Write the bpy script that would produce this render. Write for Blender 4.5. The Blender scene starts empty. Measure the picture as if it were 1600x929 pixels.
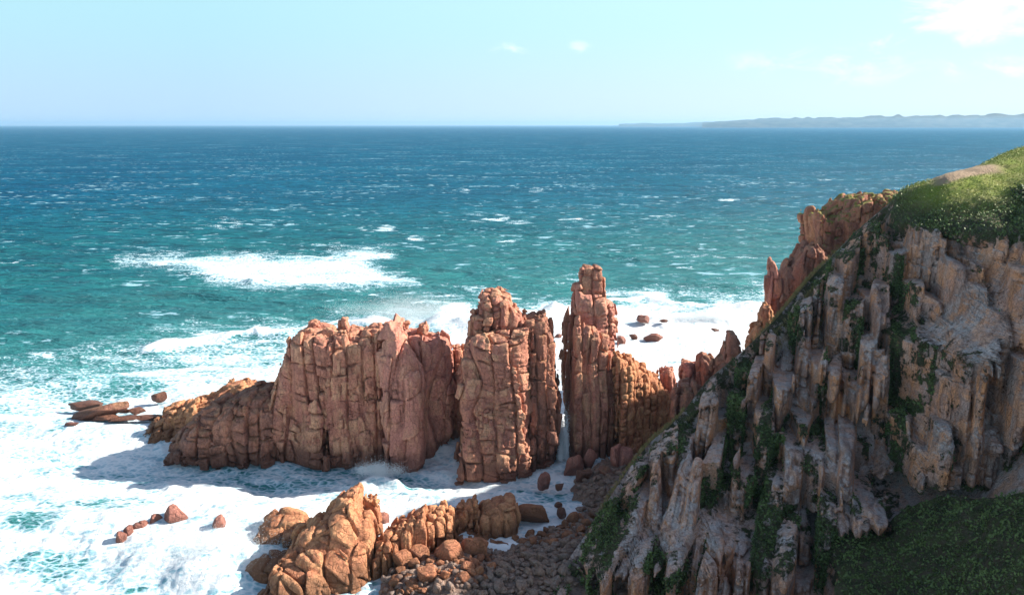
import bpy, math, random
import numpy as np
from mathutils import Vector

# ------------------------------------------------------------------ camera, sky, sun, exposure
S = bpy.context.scene
C = S.collection
R = math.radians
CAMH = 50.0; FPX = 1250.0; PITCH = math.atan(269.5/1250.0)
cam = bpy.data.cameras.new('camera'); camo = bpy.data.objects.new('camera', cam); C.objects.link(camo)
camo.location = (0, 0, CAMH); camo.rotation_euler = (math.pi/2-PITCH, 0, 0)
camo.rotation_mode = 'XYZ'
cam.sensor_width = 36; cam.lens = 36*FPX/1600.0; cam.clip_end = 90000; cam.clip_start = 0.5
S.camera = camo
S.render.resolution_x = 1024; S.render.resolution_y = 594

SUN_AZ, SUN_EL = 79.0, 31.0
sun = bpy.data.lights.new('sun', 'SUN'); suno = bpy.data.objects.new('sun', sun); C.objects.link(suno)
sun.energy = 5.0; sun.angle = R(0.5); sun.color = (1.0, 0.93, 0.82)
sd = Vector((math.cos(R(SUN_EL))*math.sin(R(SUN_AZ)), math.cos(R(SUN_EL))*math.cos(R(SUN_AZ)), math.sin(R(SUN_EL))))
suno.rotation_euler = sd.to_track_quat('Z', 'Y').to_euler()

S.view_settings.view_transform = 'Standard'; S.view_settings.look = 'None'
S.view_settings.gamma = 1.0; S.view_settings.use_curve_mapping = False
S.view_settings.exposure = 1.18

world = bpy.data.worlds.new('World'); S.world = world; world.use_nodes = True

class NT:
    """tiny helper around a node tree"""
    def __init__(s, tree): s.t = tree; s.n = tree.nodes; s.l = tree.links
    def node(s, kind, **kw):
        n = s.n.new(kind)
        for k, v in kw.items(): setattr(n, k, v)
        return n
    def put(s, sock, v):
        if isinstance(v, bpy.types.NodeSocket): s.l.new(v, sock)
        elif isinstance(v, (tuple, list)) and len(v) == 3 and sock.type == 'RGBA': sock.default_value = (*v, 1)
        else: sock.default_value = v
    def math(s, op, a, b=0.0, c=0.0, clamp=False):
        n = s.node('ShaderNodeMath', operation=op, use_clamp=clamp)
        s.put(n.inputs[0], a); s.put(n.inputs[1], b); s.put(n.inputs[2], c); return n.outputs[0]
    def mix(s, f, a, b, blend='MIX'):
        n = s.node('ShaderNodeMix', data_type='RGBA', blend_type=blend)
        n.clamp_factor = True
        s.put(n.inputs[0], f); s.put(n.inputs[6], a); s.put(n.inputs[7], b); return n.outputs[2]
    def mixf(s, f, a, b):
        n = s.node('ShaderNodeMix', data_type='FLOAT')
        s.put(n.inputs[0], f); s.put(n.inputs[2], a); s.put(n.inputs[3], b); return n.outputs[0]
    def ramp(s, v, lo, hi, a=0.0, b=1.0, smooth=True):
        n = s.node('ShaderNodeMapRange', interpolation_type='SMOOTHSTEP' if smooth else 'LINEAR')
        s.put(n.inputs[0], v); s.put(n.inputs[1], lo); s.put(n.inputs[2], hi); s.put(n.inputs[3], a); s.put(n.inputs[4], b)
        return n.outputs[0]
    def mapping(s, v, scale=(1, 1, 1), loc=(0, 0, 0), rot=(0, 0, 0)):
        n = s.node('ShaderNodeMapping'); s.put(n.inputs[0], v)
        n.inputs['Location'].default_value = loc; n.inputs['Rotation'].default_value = rot; n.inputs['Scale'].default_value = scale
        return n.outputs[0]
    def noise(s, v, scale, detail=4, rough=0.55, dist=0.0):
        n = s.node('ShaderNodeTexNoise'); s.put(n.inputs['Vector'], v)
        n.inputs['Scale'].default_value = scale; n.inputs['Detail'].default_value = detail
        n.inputs['Roughness'].default_value = rough; n.inputs['Distortion'].default_value = dist
        return n.outputs[0]
    def voro(s, v, scale, feature='F1', rand=1.0):
        n = s.node('ShaderNodeTexVoronoi', feature=feature); s.put(n.inputs['Vector'], v)
        n.inputs['Scale'].default_value = scale; n.inputs['Randomness'].default_value = rand
        return n
    def attr(s, name):
        return s.node('ShaderNodeAttribute', attribute_name=name)

def pixdir(px, py):
    """direction of photograph pixel, fwd(Y)=1"""
    u = (px-800)/FPX; v = (464.5-py)/FPX
    f = math.cos(PITCH)+v*math.sin(PITCH); z = -math.sin(PITCH)+v*math.cos(PITCH)
    return u/f, z/f                                  # X/Y and (Z-CAMH)/Y

w = NT(world.node_tree)
for n in list(w.n): w.n.remove(n)
sky = w.node('ShaderNodeTexSky', sky_type='NISHITA'); sky.sun_disc = False
sky.sun_elevation = R(SUN_EL); sky.sun_rotation = R(SUN_AZ); sky.altitude = 20
sky.air_density = 1.0; sky.dust_density = 0.6; sky.ozone_density = 1.5
tc = w.node('ShaderNodeTexCoord').outputs['Generated']
sep = w.node('ShaderNodeSeparateXYZ'); w.put(sep.inputs[0], tc)
cn = w.noise(w.mapping(tc, (5, 5, 11)), 3.4, 8, 0.66, 0.5)
def blob(px, py, rx, rz):
    X, Z = pixdir(px, py); n = math.sqrt(X*X+1+Z*Z)
    dx = w.math('DIVIDE', w.math('SUBTRACT', sep.outputs[0], X/n), rx)
    dz = w.math('DIVIDE', w.math('SUBTRACT', sep.outputs[2], Z/n), rz)
    r2 = w.math('ADD', w.math('MULTIPLY', dx, dx), w.math('MULTIPLY', dz, dz))
    front = w.ramp(sep.outputs[1], 0.3, 0.5)
    return w.math('MULTIPLY', w.ramp(r2, 0.0, 1.0, 1.0, 0.0, False), front)
cl = w.math('MULTIPLY', blob(1530, 10, .085, .045), 1.0)
for b_ in ((1400, 66, .034, .018), (1375, 72, .03, .012), (905, 76, .02, .012), (800, 76, .035, .012), (1290, 105, .16, .03), (1560, 105, .09, .02)):
    cl = w.math('MAXIMUM', cl, w.math('MULTIPLY', blob(*b_), (.5 if b_[2] < .03 else .42)))
cm = w.math('MULTIPLY', w.ramp(w.math('ADD', w.math('MULTIPLY', cl, 0.45), w.math('MULTIPLY', cn, 1.3)), 0.74, 1.2), w.ramp(cl, 0, .5))
lr = w.ramp(sep.outputs[0], -.35, .55, 0, 1, False)         # brighter towards the sun's side
low = w.mix(lr, (2.5, 3.5, 4.5), (4.0, 4.7, 5.0)); high = w.mix(lr, (2.3, 3.85, 4.4), (3.3, 4.8, 5.0))
band = w.mix(w.ramp(sep.outputs[2], 0.0, 0.13), low, high)
warm = w.mix(1.0, sky.outputs[0], (1.14, 1.0, .86), 'MULTIPLY')
tint = w.mix(w.ramp(sep.outputs[2], 0.14, 0.45, 1.0, 0.0), warm, band)
skc = w.mix(w.math('MULTIPLY', cm, 0.85), tint, (5.6, 5.8, 5.9))
bg = w.node('ShaderNodeBackground'); w.put(bg.inputs[0], skc); bg.inputs[1].default_value = 0.10
wo = w.node('ShaderNodeOutputWorld'); w.l.new(bg.outputs[0], wo.inputs[0])

# ------------------------------------------------------------------ numeric helpers
def at(px, py, Y):
    u, z = pixdir(px, py); return np.array([u*Y, Y, CAMH+z*Y])
def gnd(px, py, z0=0.0):
    u, z = pixdir(px, py); Y = (z0-CAMH)/z; return np.array([u*Y, Y, z0])
def to_px(x, y, z):
    """world -> photograph pixels (arrays)"""
    f = y*math.cos(PITCH)-(z-CAMH)*math.sin(PITCH); v = y*math.sin(PITCH)+(z-CAMH)*math.cos(PITCH)
    f = np.maximum(f, 1e-3)
    return 800+FPX*x/f, 464.5-FPX*v/f

def hsh(*ints, seed=0):
    h = np.uint32((seed*2654435761+12345) & 0xffffffff)
    for i, a in enumerate(ints):
        a = np.asarray(a).astype(np.int64).astype(np.uint32)
        h = (h ^ (a*np.uint32(0x9E3779B1)+np.uint32(i*7919)))
        h = h*np.uint32(0x85EBCA6B); h = h ^ (h >> np.uint32(13)); h = h*np.uint32(0xC2B2AE35); h = h ^ (h >> np.uint32(16))
    return (h & np.uint32(0xffffff)).astype(np.float32)/np.float32(0xffffff)

def vnoise(x, y, z, seed=0):
    xi = np.floor(x); yi = np.floor(y); zi = np.floor(z)
    fx = x-xi; fy = y-yi; fz = z-zi
    fx = fx*fx*(3-2*fx); fy = fy*fy*(3-2*fy); fz = fz*fz*(3-2*fz)
    out = 0
    for dx in (0, 1):
        wx = fx if dx else 1-fx
        for dy in (0, 1):
            wy = fy if dy else 1-fy
            for dz in (0, 1):
                wz = fz if dz else 1-fz
                out = out+hsh(xi+dx, yi+dy, zi+dz, seed=seed)*wx*wy*wz
    return out*2-1
def fbm(x, y, z, octs=3, seed=0, gain=.5):
    a = 1; s = 0; t = 0
    for o in range(octs):
        s = s+a*vnoise(x*2**o, y*2**o, z*2**o, seed+o*17); t += a; a *= gain
    return s/t
def sstep(a, b, x):
    t = np.clip((x-a)/(b-a), 0, 1); return t*t*(3-2*t)

def joints(x, y, z, cw, bh, seed, warp=.5, slope=0.0, lean=0.0, xs=1.0):
    """jointed rock: plan cells (columns) cut by cross joints; returns column edge distance, bed edge distance, column rnd, block rnd"""
    wx = warp*vnoise(x/(cw*2.6), y/(cw*2.6), z/(bh*2.2), seed+1)*cw
    wy = warp*vnoise(x/(cw*2.6)+9.1, y/(cw*2.6), z/(bh*2.2), seed+2)*cw
    gx = (x+wx+lean*z)/(cw*xs); gy = (y+wy)/cw
    ix = np.floor(gx); iy = np.floor(gy)
    F1 = np.full(gx.shape, 1e9, np.float32); F2 = F1.copy()
    c1x = np.zeros_like(F1); c1y = np.zeros_like(F1); c2x = np.zeros_like(F1); c2y = np.zeros_like(F1)
    a1 = np.zeros_like(F1); b1 = np.zeros_like(F1)
    for dx in (-1, 0, 1):
        for dy in (-1, 0, 1):
            cx = ix+dx; cy = iy+dy
            px = cx+.15+.7*hsh(cx, cy, seed=seed+3); py = cy+.15+.7*hsh(cx, cy, seed=seed+4)
            d = (gx-px)**2+(gy-py)**2
            n1 = d < F1; n2 = (~n1) & (d < F2)
            F2 = np.where(n1, F1, np.where(n2, d, F2)); c2x = np.where(n1, c1x, np.where(n2, px, c2x)); c2y = np.where(n1, c1y, np.where(n2, py, c2y))
            F1 = np.where(n1, d, F1); c1x = np.where(n1, px, c1x); c1y = np.where(n1, py, c1y)
            a1 = np.where(n1, cx, a1); b1 = np.where(n1, cy, b1)
    ep = (F2-F1)/(2*np.sqrt((c2x-c1x)**2+(c2y-c1y)**2)+1e-6)*cw
    rc = hsh(a1, b1, seed=seed+5)
    tl = (hsh(a1, b1, seed=seed+8)-.5)*.5+slope
    zz = (z+tl*x+.25*bh*vnoise(x/bh, y/bh, z/bh, seed+6))/bh+rc*7
    k = np.floor(zz)
    def B(k_): return k_+.7*(hsh(a1, b1, k_, seed=seed+7)-.5)
    b0 = B(k); up = zz >= B(k+1); dn = zz < b0
    k = np.where(up, k+1, np.where(dn, k-1, k)); lo = B(k); hi = B(k+1)
    ez = np.minimum(zz-lo, hi-zz)*bh
    rb = hsh(a1, b1, k, seed=seed+9)
    lz = (zz-(lo+hi)*.5)*bh; lx = (gx-c1x)*cw*xs; ly = (gy-c1y)*cw
    fac = lx*(rb*7.13 % 1-.5)+ly*(rb*13.7 % 1-.5)+lz*(rb*29.3 % 1-.5)*.7     # each block is cut a little askew
    return ep, ez, rc, rb, lz, fac

def rockdisp(x, y, z, seed, cw=2.4, bh=2.6, acol=.9, ablk=.45, crack=.6, cwid=.16, rnd=.35, fine=1.0, slope=0.0, lean=0.0, warp=.5, big=1.0, facet=.46, fcw=None, fbh=None, xs=1.0):
    """outward displacement in metres of jointed, weathered granite"""
    d = big*.9*fbm(x/7., y/7., z/9., 3, seed+40)
    def cut(ep, ez, w_, s_):
        e = np.minimum(ep, ez*1.0)
        return -s_*np.exp(-(e/w_)**2)
    ep, ez, rc, rb, lz, fac = joints(x, y, z, cw, bh, seed, warp, slope, lean, xs)
    st = sstep(-.45, .3, vnoise(x/3.1, y/3.1, z/3.7, seed+50))
    d = d+acol*(rc-.5)+ablk*(rb-.5)+facet*fac
    d = d-1.45*crack*np.exp(-(ep/cwid)**2)*(.5+.5*st)-1.2*crack*np.exp(-(ez/(cwid*.8))**2)*st
    e = np.minimum(ep, ez+.1)
    t = np.clip(1-e/(rnd*.9+1e-3), 0, 1); d = d-rnd*.6*(1-np.sqrt(np.maximum(1-t*t, 0)))
    if fine > 0:
        f1 = fcw or cw*.42; f2 = fbh or bh*.38
        ep, ez, rc, rb, lz, fac = joints(x, y, z, f1, f2, seed+100, .5, slope*1.3, lean, xs)
        st = sstep(-.1, .5, vnoise(x/2.3, y/2.3, z/2.9, seed+60))
        d = d+fine*(.2*(rc-.5)+.25*(rb-.5)+.45*fac)
        d = d-fine*.42*np.exp(-(np.minimum(ep, ez)/.09)**2)*st
    d = d+.10*fbm(x/.9, y/.9, z/.9, 3, seed+70)
    return d

def surface_nets(F, org, h):
    nx, ny, nz = F.shape; sg = F < 0
    c = [sg[i:nx-1+i, j:ny-1+j, k:nz-1+k] for i in (0, 1) for j in (0, 1) for k in (0, 1)]
    al = c[0].copy(); an = c[0].copy()
    for q in c[1:]: al &= q; an |= q
    act = an & ~al
    I, J, K = np.nonzero(act); n = len(I)
    idm = np.full(act.shape, -1, np.int32); idm[I, J, K] = np.arange(n)
    pos = np.zeros((n, 3), np.float32); cnt = np.zeros(n, np.float32)
    cor = [(i, j, k) for i in (0, 1) for j in (0, 1) for k in (0, 1)]
    V = {q: F[I+q[0], J+q[1], K+q[2]] for q in cor}
    for a in cor:
        for ax in range(3):
            if a[ax] == 0:
                b = list(a); b[ax] = 1; b = tuple(b)
                va, vb = V[a], V[b]; m = (va < 0) != (vb < 0)
                t = np.where(m, va/np.where(m, va-vb, 1), 0)
                for x_ in range(3):
                    pos[:, x_] += np.where(m, a[x_]+(t if x_ == ax else 0), 0)
                cnt += m
    pos /= cnt[:, None]; pos += np.stack([I, J, K], 1); pos = pos*h+np.asarray(org, np.float32)
    quads = []
    for ax in range(3):
        o1, o2 = [(1, 2), (2, 0), (0, 1)][ax]
        sl0 = [slice(None)]*3; sl1 = [slice(None)]*3
        sl0[ax] = slice(0, -1); sl1[ax] = slice(1, None)
        s0 = sg[tuple(sl0)]; s1 = sg[tuple(sl1)]
        P = np.stack(np.nonzero(s0 != s1), 1)
        ok = (P[:, o1] > 0) & (P[:, o2] > 0) & (P[:, o1] < act.shape[o1]) & (P[:, o2] < act.shape[o2])
        P = P[ok]
        def g(d1, d2):
            q = P.copy(); q[:, o1] -= d1; q[:, o2] -= d2; return idm[q[:, 0], q[:, 1], q[:, 2]]
        a, b, c_, d = g(1, 1), g(0, 1), g(0, 0), g(1, 0)
        ins = s0[P[:, 0], P[:, 1], P[:, 2]]
        Q = np.where(ins[:, None], np.stack([a, b, c_, d], 1), np.stack([a, d, c_, b], 1))
        quads.append(Q)
    return pos, np.concatenate(quads)

def fill(me, V, Q, smooth=True, attrs=None):
    V = np.ascontiguousarray(V, np.float32); Q = np.ascontiguousarray(Q, np.int32); k = Q.shape[1]
    me.vertices.add(len(V)); me.vertices.foreach_set('co', V.ravel())
    me.loops.add(Q.size); me.loops.foreach_set('vertex_index', Q.ravel())
    me.polygons.add(len(Q)); me.polygons.foreach_set('loop_start', np.arange(0, Q.size, k, dtype=np.int32))
    me.polygons.foreach_set('use_smooth', np.full(len(Q), smooth, bool))
    for nm, a in (attrs or {}).items():
        at_ = me.attributes.new(nm, 'FLOAT', 'POINT'); at_.data.foreach_set('value', np.ascontiguousarray(a, np.float32))
    me.update(calc_edges=True)
    return me
def mesh_from(name, V, Q, mat, smooth=True, attrs=None):
    me = bpy.data.meshes.new(name)
    if mat: me.materials.append(mat)
    return fill(me, V, Q, smooth, attrs)
def link(name, me, parent=None):
    o = bpy.data.objects.new(name, me); C.objects.link(o)
    if parent: o.parent = parent
    return o
def tag(o, label=None, cat=None, group=None, kind=None):
    if label: o['label'] = label
    if cat: o['category'] = cat
    if group: o['group'] = group
    if kind: o['kind'] = kind
    return o
def empty(name, loc, label, cat, group=None):
    o = bpy.data.objects.new(name, None); C.objects.link(o); o.location = loc; o.empty_display_size = .5
    return tag(o, label, cat, group)

def polydist(poly, X, Z):
    """signed distance to polygon in the xz plane, negative inside"""
    P = np.asarray(poly, np.float64); n = len(P)
    d = np.full(X.shape, 1e18); ins = np.zeros(X.shape, bool)
    for i in range(n):
        a = P[i]; b = P[(i+1) % n]; e = b-a
        wx = X-a[0]; wz = Z-a[1]; t = np.clip((wx*e[0]+wz*e[1])/(e@e+1e-12), 0, 1)
        d = np.minimum(d, (wx-e[0]*t)**2+(wz-e[1]*t)**2)
        cond = ((a[1] <= Z) & (b[1] > Z)) | ((b[1] <= Z) & (a[1] > Z))
        xc = a[0]+(Z-a[1])/(e[1] if abs(e[1]) > 1e-9 else 1e-9)*e[0]
        ins ^= cond & (X < xc)
    d = np.sqrt(d); return np.where(ins, -d, d)

from concurrent.futures import ThreadPoolExecutor
POOL = ThreadPoolExecutor(4); POOL2 = ThreadPoolExecutor(3); JOBS = []
def sdf_rock(name, chain, Yc, hd, mat, seed, parent=None, h=.145, rr=2.2, zb=-2.0, lean=0.0, flare=.25, thin=.0, yaw=0.0, inset=.15, zmin=None, **kw):
    """rock grown from its side outline (photo pixels at distance Yc), half depth hd; displaced by joints"""
    pts = [at(px, py, Yc) for px, py in chain]
    base = zb if zmin is None else zmin
    poly = [(p[0], p[2]) for p in pts]
    if zmin is None:
        poly = [(pts[0][0], base)]+poly+[(pts[-1][0], base)]
    P = np.array(poly); zt = P[:, 1].max()
    x0, x1 = P[:, 0].min()-1.6, P[:, 0].max()+1.6; z0, z1 = (P[:, 1].min()-(.2 if zmin is None else 1.2)), zt+1.2
    zlo = min(z0, base)
    off = np.array(parent.location[:]) if parent else np.array([(x0+x1)/2, Yc, 0.0])
    def work():
        xs = np.arange(x0, x1, h); zs = np.arange(zlo-h, z1, h)
        hm = hd*(1+flare)+2.0+abs(yaw)*(x1-x0)/2; ys = np.arange(Yc-hm-abs(lean)*zt, Yc+hm+abs(lean)*zt, h)
        X2, Z2 = np.meshgrid(xs, zs, indexing='ij')
        d2 = polydist(poly, X2, Z2).astype(np.float32)+inset
        tt = np.clip(Z2/max(zt, 1), 0, 1)
        H = (hd*(1+flare*(1-tt)-thin*tt)).astype(np.float32)
        Y3 = ys[None, :, None].astype(np.float32)
        yy = Y3-Yc-lean*Z2[:, None, :].astype(np.float32)-yaw*(X2[:, None, :].astype(np.float32)-(x0+x1)/2)
        a = np.maximum(d2[:, None, :]+rr, 0); b = np.maximum(np.abs(yy)-H[:, None, :]+rr, 0)
        F = np.sqrt(a*a+b*b)-rr+np.minimum(np.maximum(d2[:, None, :]+rr, np.abs(yy)-H[:, None, :]+rr), 0)
        F = F.astype(np.float32)
        m = np.abs(F) < 1.9
        I, J, K = np.nonzero(m)
        x = xs[I].astype(np.float32); y = ys[J].astype(np.float32); z = zs[K].astype(np.float32)
        dd = rockdisp(x, y, z, seed, **kw)
        top = sstep(zt*1.0, zt-2, z)*.2+.8
        F[I, J, K] = F[I, J, K]-np.clip(dd, -1.7, 1.7)*top
        F[:, :, 0] = 1; F[0] = np.maximum(F[0], .1); F[-1] = np.maximum(F[-1], .1)
        V, Q = surface_nets(F, (xs[0], ys[0], zs[0]), h)
        g_ = lambda k, d_: kw.get(k, d_)
        tb = joints(V[:, 0], V[:, 1], V[:, 2], g_('cw', 2.4), g_('bh', 2.6), seed, g_('warp', .5), g_('slope', 0.0), g_('lean', 0.0), g_('xs', 1.0))[3]
        tf = joints(V[:, 0], V[:, 1], V[:, 2], g_('cw', 2.4)*.42, g_('bh', 2.6)*.38, seed+100, .5, g_('slope', 0.0)*1.3, g_('lean', 0.0), g_('xs', 1.0))[3]
        return V-off, Q, {'tone': tb*.55+tf*.45}
    me = bpy.data.meshes.new(name); me.materials.append(mat)
    o = link(name, me, parent)
    if parent is None: o.location = off
    JOBS.append((me, POOL.submit(work)))
    return o
def finish_jobs():
    for me, fu in JOBS:
        V, Q, at_ = fu.result(); fill(me, V, Q, attrs=at_)

# ------------------------------------------------------------------ materials
def new_mat(name):
    m = bpy.data.materials.new(name); m.use_nodes = True
    for n in list(m.node_tree.nodes): m.node_tree.nodes.remove(n)
    return m, NT(m.node_tree)
def finish(m, t, col, rough, bump=None, dist=.1, strength=1.0, spec=.3, extra=None):
    p = t.node('ShaderNodeBsdfPrincipled'); t.put(p.inputs['Base Color'], col); t.put(p.inputs['Roughness'], rough)
    p.inputs['Specular IOR Level'].default_value = spec
    if bump is not None:
        b = t.node('ShaderNodeBump'); b.inputs['Distance'].default_value = dist; b.inputs['Strength'].default_value = strength
        t.put(b.inputs['Height'], bump); t.l.new(b.outputs[0], p.inputs['Normal'])
    o = t.node('ShaderNodeOutputMaterial'); t.l.new(p.outputs[0], o.inputs[0])
    return p

def rock_mat(name, c1, c2, c3, grey=.2, greyc=(.34, .32, .30), moss=0.0, mossc=(.10, .13, .03), sc=1.0, veg=False, wet=True, tone=True):
    m, t = new_mat(name)
    geo = t.node('ShaderNodeNewGeometry'); pos = geo.outputs['Position']
    nz = t.node('ShaderNodeSeparateXYZ'); t.put(nz.inputs[0], geo.outputs['Normal'])
    pz = t.node('ShaderNodeSeparateXYZ'); t.put(pz.inputs[0], pos)
    n1 = t.noise(pos, .16*sc, 4, .6, .4); n2 = t.noise(t.mapping(pos, (1, 1, .45)), .7*sc, 5, .62, .5); n3 = t.noise(pos, 5, 6, .7)
    st = t.noise(t.mapping(pos, (1.1, 1.1, .12)), .9*sc, 4, .6, .2)
    col = t.mix(t.ramp(n1, .36, .64), c1, c2)
    col = t.mix(t.math('MULTIPLY', t.ramp(n2, .45, .68), .85), col, c3)
    tn = t.attr('tone').outputs['Fac']
    if tone:
        col = t.mix(t.ramp(tn, .58, .80, 0, .75), col, c3); col = t.mix(t.ramp(tn, .40, .22, 0, .5), col, tuple(c*.72 for c in c2))
    # lichen-grey weathering, strongest on ledges that look up
    g = t.math('ADD', t.math('MULTIPLY', t.ramp(nz.outputs[2], .15, .8), .55), t.ramp(n2, .30, .62, .55, 0))
    g = t.math('MULTIPLY', t.math('MULTIPLY', g, t.ramp(n1, .35, .6, .5, 1.0)), grey*1.6, clamp=True)
    col = t.mix(g, col, greyc)
    # rusty and dark streaks that run down the joints
    col = t.mix(t.math('MULTIPLY', t.ramp(st, .50, .70), .62), col, tuple(c*.42 for c in c1))
    sp = t.ramp(n3, .3, .72, .62, 1.3, False)
    comb = t.node('ShaderNodeCombineColor')
    for i in range(3): t.put(comb.inputs[i], sp)
    col = t.mix(1.0, col, comb.outputs[0], 'MULTIPLY')
    if moss:
        mm = t.math('MULTIPLY', t.ramp(t.math('ADD', t.math('MULTIPLY', nz.outputs[2], .30), t.math('MULTIPLY', n2, .9)), .60, .72), moss)
        col = t.mix(mm, col, mossc)
    rough = .85
    if wet:
        wn = t.math('ADD', pz.outputs[2], t.math('MULTIPLY', n2, 1.6))
        wf = t.ramp(wn, 1.7, 3.6, .88, 0)
        col = t.mix(wf, col, tuple(c*.35 for c in c1)); rough = t.mixf(wf, .85, .45)
    bh = t.noise(pos, 1.6, 9, .68, .25)
    wp_ = t.node('ShaderNodeVectorMath', operation='ADD'); t.put(wp_.inputs[0], pos)
    nc_ = t.node('ShaderNodeTexNoise'); t.put(nc_.inputs['Vector'], pos); nc_.inputs['Scale'].default_value = .8; t.l.new(nc_.outputs['Color'], wp_.inputs[1])
    cr = t.voro(t.mapping(wp_.outputs[0], (1, 1, .7)), 1.5, 'DISTANCE_TO_EDGE').outputs['Distance']
    b = t.math('ADD', bh, t.math('MULTIPLY', t.ramp(cr, 0, .06), .30))
    if veg:
        vg = t.attr('veg').outputs['Fac']
        vn = t.noise(pos, 1.1, 6, .7, .3)
        vf = t.ramp(t.math('ADD', vg, t.math('MULTIPLY', t.math('SUBTRACT', vn, .5), 1.5)), .46, .60)
        gc = t.mix(t.ramp(t.noise(pos, .35, 5, .6), .38, .62), (.042, .050, .018), (.080, .095, .028))
        gc = t.mix(t.ramp(t.noise(pos, 1.4, 6, .7), .42, .62), gc, (.095, .07, .045))
        top = t.attr('top').outputs['Fac']
        gt = t.mix(t.ramp(t.noise(pos, .5, 5, .65), .40, .62), (.20, .26, .03), (.28, .29, .07))
        gc = t.mix(top, gc, gt)
        path = t.attr('path').outputs['Fac']
        gc = t.mix(path, gc, (.42, .30, .20))
        col = t.mix(vf, col, gc)
        b = t.math('ADD', b, t.math('MULTIPLY', vf, t.noise(pos, 6, 5, .7)))
    finish(m, t, col, rough, b, .32, 1.0, .25)
    return m

M_PIN = rock_mat('terracotta_granite', (.60, .25, .165), (.50, .19, .135), (.68, .35, .21), .07, (.42, .33, .27), moss=.12)
M_PIN2 = rock_mat('pink_granite', (.62, .255, .19), (.52, .21, .16), (.66, .32, .21), .05, (.42, .33, .28))
M_DARK = rock_mat('brown_granite', (.40, .165, .11), (.30, .135, .095), (.50, .21, .13), .08, moss=.2)
M_ORANGE = rock_mat('orange_granite', (.54, .235, .115), (.46, .17, .09), (.60, .30, .15), .05, (.45, .34, .26))
M_BUTT = rock_mat('orange_granite_grassy', (.50, .20, .115), (.40, .15, .10), (.58, .27, .14), .08, (.42, .33, .28), moss=.9, mossc=(.19, .20, .04), wet=False)
M_CLIFF = rock_mat('cliff_granite', (.52, .27, .19), (.32, .19, .145), (.68, .30, .14), .46, (.58, .55, .54), veg=True, wet=False)
M_COB = rock_mat('cobble_granite', (.38, .21, .14), (.27, .18, .14), (.46, .25, .15), .2, wet=False, sc=2.5)

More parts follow.
